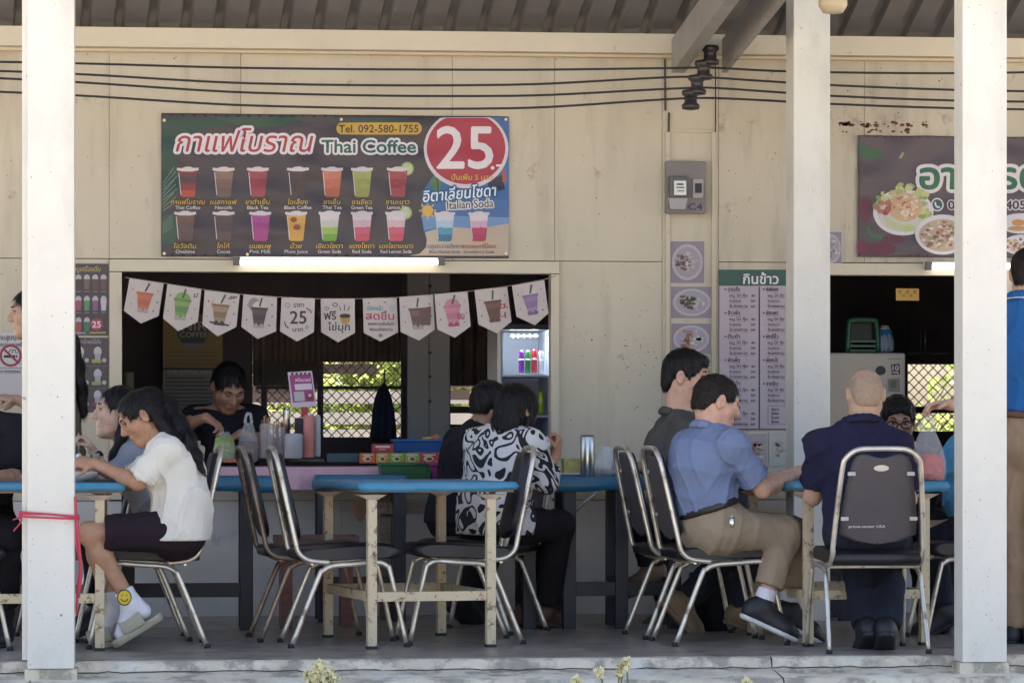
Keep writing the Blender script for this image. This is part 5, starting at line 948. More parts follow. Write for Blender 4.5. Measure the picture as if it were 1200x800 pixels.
# ---------------------------------------------------------------- people: distance-field bodies turned into continuous meshes
def A3(p): return np.array(p, dtype=np.float64)
class Field:
    """smooth union of tapered limbs and ellipsoids, sampled on a grid and meshed with surface nets"""
    def __init__(s): s.pr = []
    def cap(s, a, b, ra, rb=None, k=.02, flat=None, cut0=False, cut1=False, sub=False):
        s.pr.append(('c', A3(a), A3(b), ra, ra if rb is None else rb, k, flat, cut0, cut1, sub)); return s
    def ell(s, c, r, M=None, k=.02, sub=False): s.pr.append(('e', A3(c), A3(r), np.eye(3) if M is None else A3(M), k, sub)); return s
    def mesh(s, h=.009, fine=(), inflate=0., planes=(), fold=None, m=.05):
        lo, hi = np.full(3, 1e9), np.full(3, -1e9)
        for p in s.pr:
            if p[-1]: continue
            if p[0] == 'c': w_ = max(p[3], p[4]) * (p[6][1] if p[6] is not None else 1); a, b = np.minimum(p[1], p[2]) - w_, np.maximum(p[1], p[2]) + w_
            else: w_ = p[2].max(); a, b = p[1] - w_, p[1] + w_
            lo, hi = np.minimum(lo, a), np.maximum(hi, b)
        lo -= inflate + .03; hi += inflate + .03; ax = []
        for d in range(3):
            x = lo[d]; L_ = [x]
            while x < hi[d]:
                st = h
                for (c, rad, hf) in fine:
                    if abs(x - c[d]) < rad: st = min(st, hf)
                x += st; L_.append(x)
            ax.append(np.array(L_))
        F = np.full([len(a) for a in ax], .2, dtype=np.float32)
        for p in s.pr:
            if p[0] == 'c':
                w_ = max(p[3], p[4]) * (p[6][1] if p[6] is not None else 1) + m + inflate; a_, b_ = np.minimum(p[1], p[2]) - w_, np.maximum(p[1], p[2]) + w_
            else: w_ = p[2].max() + m + inflate; a_, b_ = p[1] - w_, p[1] + w_
            sl = [slice(max(0, np.searchsorted(ax[d], a_[d]) - 1), np.searchsorted(ax[d], b_[d]) + 1) for d in range(3)]
            X = ax[0][sl[0]][:, None, None]; Y = ax[1][sl[1]][None, :, None]; Z = ax[2][sl[2]][None, None, :]
            if p[0] == 'c':
                a, b = p[1], p[2]; X, Y, Z = X - a[0], Y - a[1], Z - a[2]; ba = b - a
                if p[6] is not None:               # widen along a side vector
                    v, f_ = p[6]; q = (X * v[0] + Y * v[1] + Z * v[2]) * (1 - 1 / f_); X, Y, Z = X - q * v[0], Y - q * v[1], Z - q * v[2]
                    ba = ba - v * np.dot(ba, v) * (1 - 1 / f_)
                l2 = max(np.dot(ba, ba), 1e-9); t = (X * ba[0] + Y * ba[1] + Z * ba[2]) / l2; tc = np.clip(t, 0, 1)
                d = np.sqrt((X - tc * ba[0]) ** 2 + (Y - tc * ba[1]) ** 2 + (Z - tc * ba[2]) ** 2) - (p[3] + (p[4] - p[3]) * tc); l = math.sqrt(l2)
                if p[8]: d = np.maximum(d, (t - 1) * l)
                if p[7]: d = np.maximum(d, -t * l)
                k, sub = p[5], p[9]
            else:
                M_ = p[3]; X, Y, Z = X - p[1][0], Y - p[1][1], Z - p[1][2]
                q = [X * M_[i][0] + Y * M_[i][1] + Z * M_[i][2] for i in range(3)]
                k0 = np.sqrt(sum((q[i] / p[2][i]) ** 2 for i in range(3))); k1 = np.sqrt(sum((q[i] / p[2][i] ** 2) ** 2 for i in range(3))) + 1e-9
                d = k0 * (k0 - 1) / k1; k, sub = p[4], p[5]
            G_ = F[tuple(sl)]
            if sub: e = -d; h_ = np.maximum(k - np.abs(G_ - e), 0) / k; F[tuple(sl)] = np.maximum(G_, e) + h_ * h_ * k / 4
            else: h_ = np.maximum(k - np.abs(G_ - d), 0) / k; F[tuple(sl)] = np.minimum(G_, d) - h_ * h_ * k / 4
        F -= inflate
        X, Y, Z = ax[0][:, None, None], ax[1][None, :, None], ax[2][None, None, :]
        if fold: F += fold(X, Y, Z).astype(np.float32)
        for (c, n) in planes: F = np.maximum(F, ((X - c[0]) * n[0] + (Y - c[1]) * n[1] + (Z - c[2]) * n[2]).astype(np.float32))
        F[0] = F[-1] = .1; F[:, 0] = F[:, -1] = .1; F[:, :, 0] = F[:, :, -1] = .1
        S = F < 0; c8 = np.zeros([n - 1 for n in F.shape], np.int8)
        offs = [(i, j, k) for i in (0, 1) for j in (0, 1) for k in (0, 1)]; sh = F.shape
        def sub_(A, o): return A[o[0]:sh[0] - 1 + o[0], o[1]:sh[1] - 1 + o[1], o[2]:sh[2] - 1 + o[2]]
        for o in offs: c8 += sub_(S, o)
        act = (c8 > 0) & (c8 < 8); ijk = np.argwhere(act); n = len(ijk); idx = np.full(act.shape, -1, np.int64); idx[act] = np.arange(n)
        acc = np.zeros((n, 3)); cnt = np.zeros(n)
        for o in offs:
            for d in range(3):
                if o[d]: continue
                o2 = list(o); o2[d] = 1; a, b = ijk + o, ijk + o2
                fa = F[a[:, 0], a[:, 1], a[:, 2]]; fb = F[b[:, 0], b[:, 1], b[:, 2]]; mk = (fa < 0) != (fb < 0); t = fa[mk] / (fa[mk] - fb[mk])
                pa = np.stack([ax[q][a[mk, q]] for q in range(3)], 1); pb_ = np.stack([ax[q][b[mk, q]] for q in range(3)], 1); acc[mk] += pa + (pb_ - pa) * t[:, None]; cnt[mk] += 1
        v = acc / cnt[:, None]; qs = []
        for d in range(3):
            e1, e2 = (d + 1) % 3, (d + 2) % 3; s0 = [slice(None)] * 3; s1 = [slice(None)] * 3; s0[d] = slice(0, -1); s1[d] = slice(1, None)
            ed = np.argwhere(S[tuple(s0)] != S[tuple(s1)]); ed = ed[(ed[:, e1] > 0) & (ed[:, e2] > 0) & (ed[:, e1] < sh[e1] - 1) & (ed[:, e2] < sh[e2] - 1)]
            ins = S[ed[:, 0], ed[:, 1], ed[:, 2]]; q = []
            for (u, w_) in ((-1, -1), (0, -1), (0, 0), (-1, 0)): c = ed.copy(); c[:, e1] += u; c[:, e2] += w_; q.append(idx[c[:, 0], c[:, 1], c[:, 2]])
            q = np.stack(q, 1); q[~ins] = q[~ins][:, ::-1]; qs.append(q)
        return v, np.concatenate(qs)
    def build(s, name, m_, parent, root, **kw):
        v, q = s.mesh(**kw); v = v - A3(root.location); me = bpy.data.meshes.new(name); me.vertices.add(len(v)); me.vertices.foreach_set('co', v.astype(np.float32).ravel())
        me.loops.add(q.size); me.loops.foreach_set('vertex_index', q.astype(np.int32).ravel()); me.polygons.add(len(q)); me.polygons.foreach_set('loop_start', (np.arange(len(q)) * 4).astype(np.int32))
        me.polygons.foreach_set('use_smooth', np.ones(len(q), bool)); me.update(calc_edges=True); me.validate(); me.materials.append(m_)
        o = bpy.data.objects.new(name, me); COL.objects.link(o); o.parent = parent; return o
def folds(amp, freq, along, seed=0):
    """cloth folds running along a direction, warped and uneven"""
    rg = np.random.RandomState(seed); al = A3(along) / np.linalg.norm(along); a1 = np.cross(al, rg.normal(size=3)); a1 /= np.linalg.norm(a1); a2 = np.cross(al, a1); ph = rg.uniform(0, 6.28, 8); fq_ = freq * .8
    def f(X, Y, Z):
        u = X * a1[0] + Y * a1[1] + Z * a1[2]; v = X * a2[0] + Y * a2[1] + Z * a2[2]; w_ = X * al[0] + Y * al[1] + Z * al[2]
        wv = .55 * np.sin(w_ * 11 + ph[0] + 1.6 * np.sin(u * 9 + ph[1])) + .8 * np.sin(w_ * 5.3 + ph[2] + v * 6)
        rd = lambda t, e: (1.02 - np.sqrt(np.sin(t) ** 2 + .02) * .9) ** e; r1 = rd(u * fq_ * .5 + wv + ph[3], 3); r2 = rd((v + .35 * w_) * fq_ * .42 + 1.4 * wv + ph[5], 3.4); r3 = rd((w_ + .5 * u) * fq_ * .33 + 1.2 * np.sin(u * 14 + ph[1]) + ph[7], 4)
        m1 = .5 + .5 * np.sin(w_ * 9 + u * 6 + ph[6]); m2 = .5 + .5 * np.sin(w_ * 7 - v * 8 + ph[4]); return amp * (.35 - 1.25 * r1 * m1 - 1.1 * r2 * m2 - .9 * r3 * (1 - m1 * .7))
    return f
def basis(fwd, upish=(0, 0, 1)):
    f = A3(fwd) / np.linalg.norm(fwd); r_ = np.cross(f, A3(upish)); r_ /= np.linalg.norm(r_); return np.stack([r_, f, np.cross(r_, f)])   # rows: right, forward, up
def blob(mb, c, r_, M_=None, n=12, mm=8):
    M_ = np.eye(3) if M_ is None else M_; rings = []
    for i in range(mm + 1):
        a = math.pi * i / mm - math.pi / 2; rings.append([A3(c) + M_.T @ (A3(r_) * A3((math.cos(a) * math.cos(2 * math.pi * k / n), math.cos(a) * math.sin(2 * math.pi * k / n), math.sin(a)))) for k in range(n + 1)])
    mb.sheet(rings)
SKIN = {}
def skin(name, col):
    if name not in SKIN:
        m = mat('skin_' + name, col, .5, var=.13, vs=26, bump=.12, bs=180, spec=.35, dirt=(tuple(c * f for c, f in zip(col, (.98, .78, .72))), 9, .52, .25, .5)); b = m.node_tree.nodes['Principled BSDF']; b.inputs['Subsurface Weight'].default_value = .12; b.inputs['Subsurface Radius'].default_value = (.012, .005, .003); SKIN[name] = m
    return SKIN[name]
hair_m = mat('black_hair', (.008, .006, .007), .5, var=.5, vs=60, stretch=(1, 1, .12), bump=.5, bs=90, spec=.3); hair_b = mat('brown_black_hair', (.020, .014, .011), .55, var=.5, vs=70, bump=.5, bs=110, spec=.3)
lip_m = mat('lips', (.34, .115, .095), .4); white_eye = mat('eye_white', (.42, .38, .34), .4); iris_m = mat('eye_iris', (.012, .008, .006), .2)
def head_prims(F, hc, M_, sc_, neck, female=False, bulk=1.):
    def w(x, y, z): return hc + M_.T @ (A3((x, y, z)) * sc_)
    def e(c, r_, k=.02, sub=False): F.ell(w(*c), A3(r_) * sc_, M_, k, sub)
    def c_(a, b, ra, rb, k=.015): F.cap(w(*a), w(*b), ra * sc_, rb * sc_, k)
    e((0, -.012, .03), (.075, .096, .086)); e((0, .028, -.03), (.061 * bulk, .064, .084), .03); c_((0, .04, -.088), (0, .066, -.096), .034 * bulk, .022, .03)
    for s_ in (-1, 1):
        c_((.05 * s_ * bulk, -.005, -.055), (.02 * s_, .06, -.098), .02, .018, .03); c_((.042 * s_, .062, -.012), (.05 * s_ * bulk, .04, -.03), .02, .022, .03); c_((.012 * s_, .086, .034), (.045 * s_, .070, .034), .010, .009, .018)
        e((.033 * s_, .098, .012), (.017, .02, .010), .016, True)
        c_((.074 * s_, -.002, .022), (.076 * s_, -.006, .018), .008, .008, .006); F.ell(w(.081 * s_, -.012, .002), A3((.013, .021, .034)) * sc_, M_, .006); e((.092 * s_, -.008, .004), (.007, .010, .019), .006, True)
    c_((0, .088, .020), (0, .110, -.020), .008, .013, .012); c_((-.011, .098, -.026), (.011, .098, -.026), .009, .009, .010)
    c_((-.018, .084, -.056), (.018, .084, -.056), .010, .010, .012); c_((-.014, .083, -.068), (.014, .083, -.068), .009, .009, .010); c_((-.016, .094, -.0615), (.016, .094, -.0615), .0015, .0015, .002)
    F.cap(w(0, -.03, -.035), neck, (.050 if female else .060) * sc_ * bulk, (.050 if female else .062) * bulk, .03)
    return w
def face_parts(w, M_, sc_, body, root, female=False, brow=hair_m, eyes=True, glasses=False):
    for s_ in (-1, 1):
        if eyes:
            b = MB(); blob(b, w(.032 * s_, .0775, .011), A3((.0135, .007, .0058)) * sc_, M_); ey = part('eye', b, white_eye, body, top=root)
            b = MB(); blob(b, w(.032 * s_, .0815, .0095), A3((.0062, .0042, .0058)) * sc_, M_); part('iris', b, iris_m, body, top=root)
            b = MB(); b.tube([w(.0175 * s_, .080, .013), w(.026 * s_, .0855, .0175), w(.038 * s_, .083, .0175), w(.048 * s_, .074, .012)], .0022 * sc_, 5); part('lash', b, iris_m, body, top=root)
        if not eyes: b = MB(); b.tube([w(.0175 * s_, .080, .008), w(.028 * s_, .085, .005), w(.040 * s_, .080, .006), w(.048 * s_, .073, .009)], .0024 * sc_, 5); part('lash', b, iris_m, body, top=root)
        b = MB(); b.tube([w(.014 * s_, .0925, .032), w(.028 * s_, .0925, .040), w(.05 * s_, .074, .036)], [.003 * sc_, .0042 * sc_, .002 * sc_], 6); part('eyebrow', b, brow, body, top=root)
    b = MB(); blob(b, w(0, .0895, -.0565), A3((.021, .0065, .0055)) * sc_, M_); blob(b, w(0, .0885, -.066), A3((.018, .0068, .0062)) * sc_, M_); part('lips', b, lip_m, body, top=root)
    if glasses:
        gm_ = mat('black_glasses', (.012, .012, .014), .3)
        for s_ in (-1, 1): b = MB(); b.tube([w(.036 * s_ + .027 * math.cos(a), .108, .008 + .020 * math.sin(a)) for a in [k * .5236 for k in range(13)]], .0034 * sc_, 6, cap=False); b.tube([w(.063 * s_, .106, .014), w(.08 * s_, .05, .014), w(.081 * s_, -.01, .012)], .003 * sc_, 6); part('glasses_rim', b, gm_, root)
        b = MB(); b.tube([w(-.009, .108, .012), w(0, .111, .014), w(.009, .108, .012)], .003 * sc_, 6); part('glasses_bridge', b, gm_, root)
def hand_prims(F, wr, d, pn, curl=.5, side=1, sc_=1., spread=.12, pinch=0.):
    """palm, four unequal bent fingers and a thumb; d = towards the fingers, pn = palm faces this way, side = thumb side"""
    d = A3(d) / np.linalg.norm(d); pn = A3(pn) - d * np.dot(A3(pn), d); pn /= np.linalg.norm(pn); t = np.cross(d, pn) * side; wr = A3(wr); M_ = np.stack([t, d, pn])
    F.cap(wr, wr + d * .02, .024 * sc_, .024 * sc_, .012); F.ell(wr + d * .05 * sc_, A3((.040, .052, .017)) * sc_, M_, .012)
    for i, (l, b0) in enumerate(((.070, .026), (.078, .009), (.072, -.009), (.056, -.026))):
        p0 = wr + (d * (.088 - (.006 if i in (0, 3) else 0)) + t * b0) * sc_; an = curl * (1 + .12 * i) + pinch * (i == 0); sp = spread * (1.5 - i) * .6
        d1 = d * math.cos(an * .7) + pn * math.sin(an * .7) + t * sp; d1 /= np.linalg.norm(d1); p1 = p0 + d1 * l * .45 * sc_; d2 = d * math.cos(an * 1.7) + pn * math.sin(an * 1.7) + t * sp; d2 /= np.linalg.norm(d2); p2 = p1 + d2 * l * .32 * sc_; d3 = d * math.cos(an * 2.4) + pn * math.sin(an * 2.4) + t * sp * .5; d3 /= np.linalg.norm(d3); p3 = p2 + d3 * l * .23 * sc_
        F.cap(p0 - d * .02 * sc_, p0, .0095 * sc_, .0092 * sc_, .008); F.cap(p0, p1, .0092 * sc_, .0085 * sc_, .006); F.cap(p1, p2, .0085 * sc_, .0078 * sc_, .004); F.cap(p2, p3, .0078 * sc_, .0068 * sc_, .004)
    q0 = wr + (d * .03 + t * .030) * sc_; e1 = d * .62 + t * .62 + pn * (.25 + .4 * curl); e1 /= np.linalg.norm(e1); q1 = q0 + e1 * .036 * sc_; e2 = d * .85 + t * .2 + pn * (.3 + .5 * curl); e2 /= np.linalg.norm(e2)
    F.cap(wr + (d * .02 + t * .012) * sc_, q0, .018 * sc_, .014 * sc_, .012); F.cap(q0, q1, .0125 * sc_, .0102 * sc_, .008); F.cap(q1, q1 + e2 * .034 * sc_, .0102 * sc_, .0085 * sc_, .005)
    return wr + d * .08 * sc_
def person(label, Y0, J, skin_m, top, bottom, hair, shoes=None, sh=.17, hips=.085, bulk=1., hs=1., female=False, group=None, hands=None, eyes=True, brow=hair_m, glasses=False, collar=None, headfine=.0042, soles=None):
    def W(q): return A3(P(q[0], q[1], Y0 + (q[2] if len(q) > 2 else 0)))
    root = thing('person', label, 'person', (P(J['P'][0], 600, Y0).x, Y0, 0), 0, group)
    Pv, Wv, Cv, Nv = (W(J[k]) for k in 'PWCN'); lat = A3(J['lat']) / np.linalg.norm(J['lat']); hc = W(J['H']); Mh = basis(J['hf'], J.get('hu', (0, 0, 1)))
    spn = (Nv - Wv) / np.linalg.norm(Nv - Wv); fr = np.cross(spn, lat); fr /= np.linalg.norm(fr); Mt = np.stack([lat, fr, np.cross(lat, fr)])
    limbs = {}
    for s_, nm in ((1, 'R'), (-1, 'L')):
        S = W(J['sh' + nm]) if 'sh' + nm in J else Nv - spn * .068 + lat * s_ * sh; a = [W(q) for q in J['arm' + nm]]; Hp = Pv + lat * s_ * hips; l = [W(q) for q in J['leg' + nm]]; limbs[nm] = (S, a[0], a[1], Hp, l[0], l[1], l[2])
    def torso(F, g=1., ext=0.):
        g *= bulk
        F.ell(Pv, (.158 * g, .115 * g, .112), Mt, .05); F.cap(Pv, Wv, .108 * g, .098 * g, .05, (lat, 1.38)); F.cap(Wv, Cv, .098 * g, .112 * g, .06, (lat, 1.36)); F.ell(Cv + spn * .02, (.158 * g, .112 * g, .15), Mt, .05)
        F.cap(limbs['R'][0], limbs['L'][0], .046 * g, .046 * g, .05); F.cap(Cv, Nv - spn * .02, .085 * g, .058, .05)
        for nm in 'RL': F.cap(Nv + spn * .01, limbs[nm][0], .036, .040 * g, .05); F.ell(limbs[nm][0], (.048 * g,) * 3, None, .04)
        if female: F.cap(Cv + fr * .07 - lat * .07, Cv + fr * .07 + lat * .07, .055, .055, .05)
    def arm(F, nm, f1, f2=0., g=1., cut=True):
        S, E, Wr = limbs[nm][:3]; g *= bulk
        if f1 >= 1: F.cap(S, E, .046 * g, .040 * g, .03); F.cap(E, E + (Wr - E) * max(f2, .05), .040 * g, (.040 - .012 * f2) * g, .02, cut1=cut)
        else: F.cap(S, S + (E - S) * f1, .044 * g, .052 * g, .03, cut1=cut)
    B = Field(); torso(B, .84); fine = [(hc, .125 * hs, headfine)]
    for nm in 'RL':
        S, E, Wr, Hp, Kn, An, To = limbs[nm]; q = .88 if female else 1.; q *= bulk
        B.cap(S, E, .040 * q, .036 * q, .03); m_ = E + (Wr - E) * .3; B.cap(E, m_, .037 * q, .039 * q, .02); B.cap(m_, Wr, .038 * q, .0255 * q, .02)
        q *= 1. if bottom.get('ext', .95) < .5 else .84; B.cap(Hp, Kn, .070 * q, .056 * q, .04); m_ = Kn + (An - Kn) * .3; B.cap(Kn, m_, .053 * q, .052 * q, .03); B.cap(m_, An, .052 * q, .034 * q, .03); B.cap(An, An + (To - An) * .45, .027, .022, .03); B.cap(An, An + (An - Kn) / np.linalg.norm(An - Kn) * .02, .031, .028, .02)
        hd = (hands or {}).get(nm)
        if hd: c = hand_prims(B, Wr, *hd); fine.append((c, .085, .0052))
        else: B.ell(Wr + (Wr - E) / np.linalg.norm(Wr - E) * .05, (.035, .035, .035), None, .03)
    w = head_prims(B, hc, Mh, hs, Nv - spn * .01, female, 1. + (bulk - 1) * .7)
    body = B.build('body', skin_m, root, root, h=.011, fine=fine); face_parts(w, Mh, hs, body, root, female, brow, eyes, glasses)
    # clothes follow the same limbs, a little outside the skin
    tm_, sl_, kw = top['m'], top.get('sleeve', (.6, 0)), top
    T = Field(); torso(T)
    for nm in 'RL': arm(T, nm, *sl_)
    if kw.get('hang'): T.cap(Wv, Pv - A3((0, 0, kw['hang'])), .11 * bulk, .125 * bulk, .05, (lat, 1.35))
    nu = (Nv - hc); pls = [(Nv + spn * .022, spn * .92 + fr * .38)]
    hem = Pv + (Wv - Pv) * kw.get('hem', .35); pls.append((hem, -(Wv - Pv) / np.linalg.norm(Wv - Pv)))
    if kw.get('hang'): pls.pop(); pls.append((Pv - A3((0, 0, kw['hang'])), A3((0, 0, -1))))
    T.build(kw.get('name', 'shirt'), tm_, root, root, h=kw.get('h', .0085), inflate=kw.get('inf', .010), planes=pls, fold=folds(kw.get('amp', .011), kw.get('fq', 88), kw.get('al', (.4, .3, 1)), kw.get('seed', 1)))
    if sl_[0] < 1:                             # stitched sleeve hems
        for nm in 'RL':
            S, E, Wr = limbs[nm][:3]; ax_ = (E - S) / np.linalg.norm(E - S); c0 = S + (E - S) * sl_[0] - ax_ * .006; u = np.cross(ax_, A3((.3, .5, .8))); u /= np.linalg.norm(u); v = np.cross(ax_, u); rr = .052 * bulk + kw.get('inf', .010) + .0005; q_ = MB()
            q_.tube([Vector(c0 - ax_ * .016 + (u * math.cos(a) + v * math.sin(a)) * rr * .985) for a in [k * .3307 for k in range(20)]], .0016, 5, cap=False); q_.tube([Vector(c0 + (u * math.cos(a) + v * math.sin(a)) * rr) for a in [k * .3307 for k in range(20)]], .0035, 6, cap=False); part('sleeve_hem', q_, tm_, root)
    if collar:
        cF = Field(); n_ = 14
        for k in range(n_):
            a0, a1 = [-.35 + (2 * math.pi - .5) * (k + i) / n_ for i in (0, 1)]; rr = .072 * bulk
            def ring(a): return Nv + spn * (.008 + .026 * (-math.sin(a) * .5 + .5)) + (lat * math.cos(a) * rr * 1.05 + fr * math.sin(a) * rr) - spn * .0
            cF.cap(ring(a0), ring(a1), .0125, .0125, .012); cF.cap(ring(a0) - spn * .018 + (ring(a0) - Nv) * .16, ring(a1) - spn * .018 + (ring(a1) - Nv) * .16, .011, .011, .014)
        cF.build('collar', collar, root, root, h=.006)
    bm_, ext = bottom['m'], bottom.get('ext', .95); T = Field(); T.ell(Pv, (.162 * bulk, .12 * bulk, .115), Mt, .05); T.cap(Pv, Wv, .11 * bulk, .1 * bulk, .05, (lat, 1.38))
    for nm in 'RL':
        S, E, Wr, Hp, Kn, An, To = limbs[nm]
        if ext < .5: T.cap(Hp, Hp + (Kn - Hp) * ext * 2, .086 * bulk, .074 * bulk, .03, cut1=True)
        else: T.cap(Hp, Kn, .086 * bulk, .064 * bulk, .03); T.cap(Kn, Kn + (An - Kn) * ((ext - .5) * 2), .061 * bulk, .056 * bulk, .03, cut1=True)
    wp = Pv + (Wv - Pv) * bottom.get('rise', .75)
    T.build(bottom.get('name', 'trousers'), bm_, root, root, h=.009, inflate=.010, planes=[(wp, (Wv - Pv) / np.linalg.norm(Wv - Pv))], fold=folds(bottom.get('amp', .010), 85, bottom.get('al', (.3, .9, .4)), 5))
    if bottom.get('belt'):
        bF = Field(); bp_ = Pv + (Wv - Pv) * (bottom.get('rise', .75) - .12); u = (Wv - Pv) / np.linalg.norm(Wv - Pv); bF.cap(bp_ - u * .016, bp_ + u * .016, .112 * bulk, .112 * bulk, .01, (lat, 1.38)); bF.build('belt', bottom['belt'], root, root, h=.008, inflate=.014, planes=[(bp_ + u * .017, u), (bp_ - u * .017, -u)])
    if shoes:
        for nm in 'RL':
            S, E, Wr, Hp, Kn, An, To = limbs[nm]; fd = To - An; fd[2] *= 1; dn = An - Kn; dn /= np.linalg.norm(dn); fdh = fd - dn * np.dot(fd, dn) * .55; fdh /= np.linalg.norm(fdh); lt = np.cross(fdh, A3((0, 0, 1))); lt /= np.linalg.norm(lt); upv = np.cross(lt, fdh)
            heel = An - fdh * .045 + dn * .045; ball = heel + fdh * .17 + upv * -.005; tip = heel + fdh * .225 - upv * .012
            X = Field(); X.cap(heel, ball, .037, .043, .03, (lt, 1.0)); X.cap(ball, tip, .041, .03, .03, (lt, 1.15)); X.cap(heel + upv * .03, An + dn * -.01, .038, .043, .03); X.cap(An, ball + upv * .005, .038, .032, .04)
            pl = heel - upv * .028; so = X.build('shoe', shoes, root, root, h=.0065, inflate=.004, planes=[(pl, -upv)])
            Z = Field(); Z.cap(heel - upv * .01, ball - upv * .01, .042, .049, .03); Z.cap(ball - upv * .01, tip - upv * .004, .047, .036, .03); Z.build('sole', soles or shoes, so, root, h=.0065, inflate=.004, planes=[(heel - upv * .020, upv), (heel - upv * .042, -upv)])
    # hair
    if hair:
        st, hm = hair[0], hair[1]; Hf = Field()
        def he(c, r_, k=.02, sub=False): Hf.ell(w(*c), A3(r_) * hs, Mh, k, sub)
        if st == 'short':
            he((0, -.014, .034), (.0835, .1045, .0925)); he((0, -.07, -.02), (.06, .042, .06), .03)
            for s_ in (-1, 1): Hf.cap(w(.072 * s_, .020, .03), w(.073 * s_, .014, .0), .009 * hs, .005 * hs, .012)
            he((0, .078, -.030), (.079, .078, .100), .014, True); he((.085, .0, -.02), (.03, .03, .045), .01, True); he((-.085, .0, -.02), (.03, .03, .045), .01, True); pl = [(w(0, 0, -.055), -Mh[2])]
        elif st == 'thick':
            he((0, -.014, .045), (.088, .108, .094)); he((0, -.075, -.02), (.066, .045, .07), .03); Hf.cap(w(-.04, .068, .088), w(.04, .066, .09), .018 * hs, .018 * hs, .03)
            for s_ in (-1, 1): Hf.cap(w(.074 * s_, .032, .04), w(.077 * s_, .024, -.018), .012 * hs, .008 * hs, .01)
            he((0, .09, -.03), (.079, .074, .094), .014, True); he((.088, .002, -.025), (.03, .03, .045), .01, True); he((-.088, .002, -.025), (.03, .03, .045), .01, True); pl = [(w(0, 0, -.072), -Mh[2])]
        elif st == 'bob':
            he((0, -.018, .035), (.094, .114, .098)); he((0, -.06, -.06), (.088, .075, .10), .04); he((0, .10, -.05), (.072, .065, .13), .012, True); pl = [(w(0, 0, -.15), -Mh[2])]
            for s_ in (-1, 1): Hf.cap(w(.082 * s_, .03, .03), w(.085 * s_, .01, -.13), .02 * hs, .012 * hs, .03)
        else:                                  # long: drawn back, then strands given in pixels
            he((0, -.016, .034), (.083, .106, .093)); he((0, -.06, -.01), (.07, .06, .07), .04); he((0, .080, -.035), (.08, .078, .110), .014, True); he((.084, .012, -.02), (.03, .024, .04), .008, True); he((-.084, .012, -.02), (.03, .024, .04), .008, True); pl = []
            for pts, r0, r1 in hair[2]:
                q = [W(t) for t in pts]; n_ = len(q) - 1
                for i in range(n_): Hf.cap(q[i], q[i + 1], r0 + (r1 - r0) * i / n_, r0 + (r1 - r0) * (i + 1) / n_, .03)
        rg = np.random.RandomState(3); d_ = [rg.normal(size=3) for _ in range(3)]
        Hf.build('hair', hm, root, root, h=.0055, planes=pl, fold=lambda X, Y, Z: .0013 * (np.sin(X * 170 + 3 * np.sin(Z * 22 + Y * 14)) + np.sin(Y * 150 + 3 * np.sin(Z * 19 + X * 16))))
        ho = [c for c in root.children if c.name.startswith('hair')][-1]; nv = len(ho.data.vertices); co = np.zeros(nv * 3); no = np.zeros(nv * 3); ho.data.vertices.foreach_get('co', co); ho.data.vertices.foreach_get('normal', no); co = co.reshape(-1, 3); no = no.reshape(-1, 3)
        rg = np.random.RandomState(len(label)); pick = rg.choice(nv, min(nv, 2400), replace=False); top_ = w(0, -.03, .14) - A3(root.location); sb_ = MB()
        for i in pick:
            p, n = co[i], no[i]; d = p - top_; d = d - A3((0, 0, .4 if st in ('long', 'bob') else .0)) * np.linalg.norm(d) + rg.normal(size=3) * .02; d -= n * np.dot(d, n); l_ = np.linalg.norm(d)
            if l_ < 1e-4: continue
            d /= l_; t_ = np.cross(d, n); L_ = rg.uniform(.012, .024) * (2.2 if st in ('long', 'bob') else 1); a = p + n * .0006; m2 = p + d * L_ * .5 + n * rg.uniform(.001, .004); e = p + d * L_ + n * rg.uniform(-.004, .006)
            sb_.add([a - t_ * .0011, a + t_ * .0011, m2 + t_ * .0009, m2 - t_ * .0009, e], [(0, 1, 2, 3), (3, 2, 4)])
        tag(sb_.build('hair_strand', hm, ho, fixn=False), kind='stuff')
    return root, w, Mh, limbs, W, dict(P=Pv, W=Wv, C=Cv, N=Nv, lat=lat, fr=fr, spn=spn)

tan_s = skin('tan', (.45, .25, .155)); fair_s = skin('fair', (.60, .355, .255)); pale_s = skin('light', (.55, .36, .27)); olive_s = skin('olive', (.45, .28, .19)); dark_s = skin('brown', (.36, .20, .13))
def cloth(n, c, **k): kk = dict(rough=.9, var=.08, vs=5, bump=.55, bs=20, spec=.2, stretch=(1, 1, .45)); kk.update(k); return mat(n, c, **kk)
whitec = cloth('white_cotton', (.74, .70, .62)); greyc = cloth('grey_cotton', (.27, .28, .32)); blackc = cloth('black_cotton', (.016, .014, .018)); navyc = cloth('navy_pique', (.020, .019, .045)); bluec = cloth('dusty_blue_pique', (.185, .225, .35)); olivec = cloth('charcoal_pique', (.085, .078, .070)); khaki = cloth('khaki_twill', (.34, .26, .18)); khaki2 = cloth('tan_twill', (.34, .235, .15)); denim = cloth('dark_denim', (.022, .025, .04)); royal = cloth('royal_blue_pique', (.025, .12, .33)); skyc = cloth('sky_blue_cotton', (.10, .32, .50)); olive2 = cloth('olive_brown_cotton', (.13, .10, .06))
maroon = cloth('plum_black_shorts', (.025, .016, .022)); beltm = mat('black_belt', (.02, .018, .018), .4); beltb = mat('brown_belt', (.10, .04, .03), .4)
blk_shoe = mat('black_shoe', (.018, .018, .022), .5); wht_sole = mat('white_sole', (.72, .71, .70), .5); tan_shoe = mat('tan_shoe', (.22, .14, .08), .6); brn_sandal = mat('brown_sandal', (.12, .06, .045), .6)
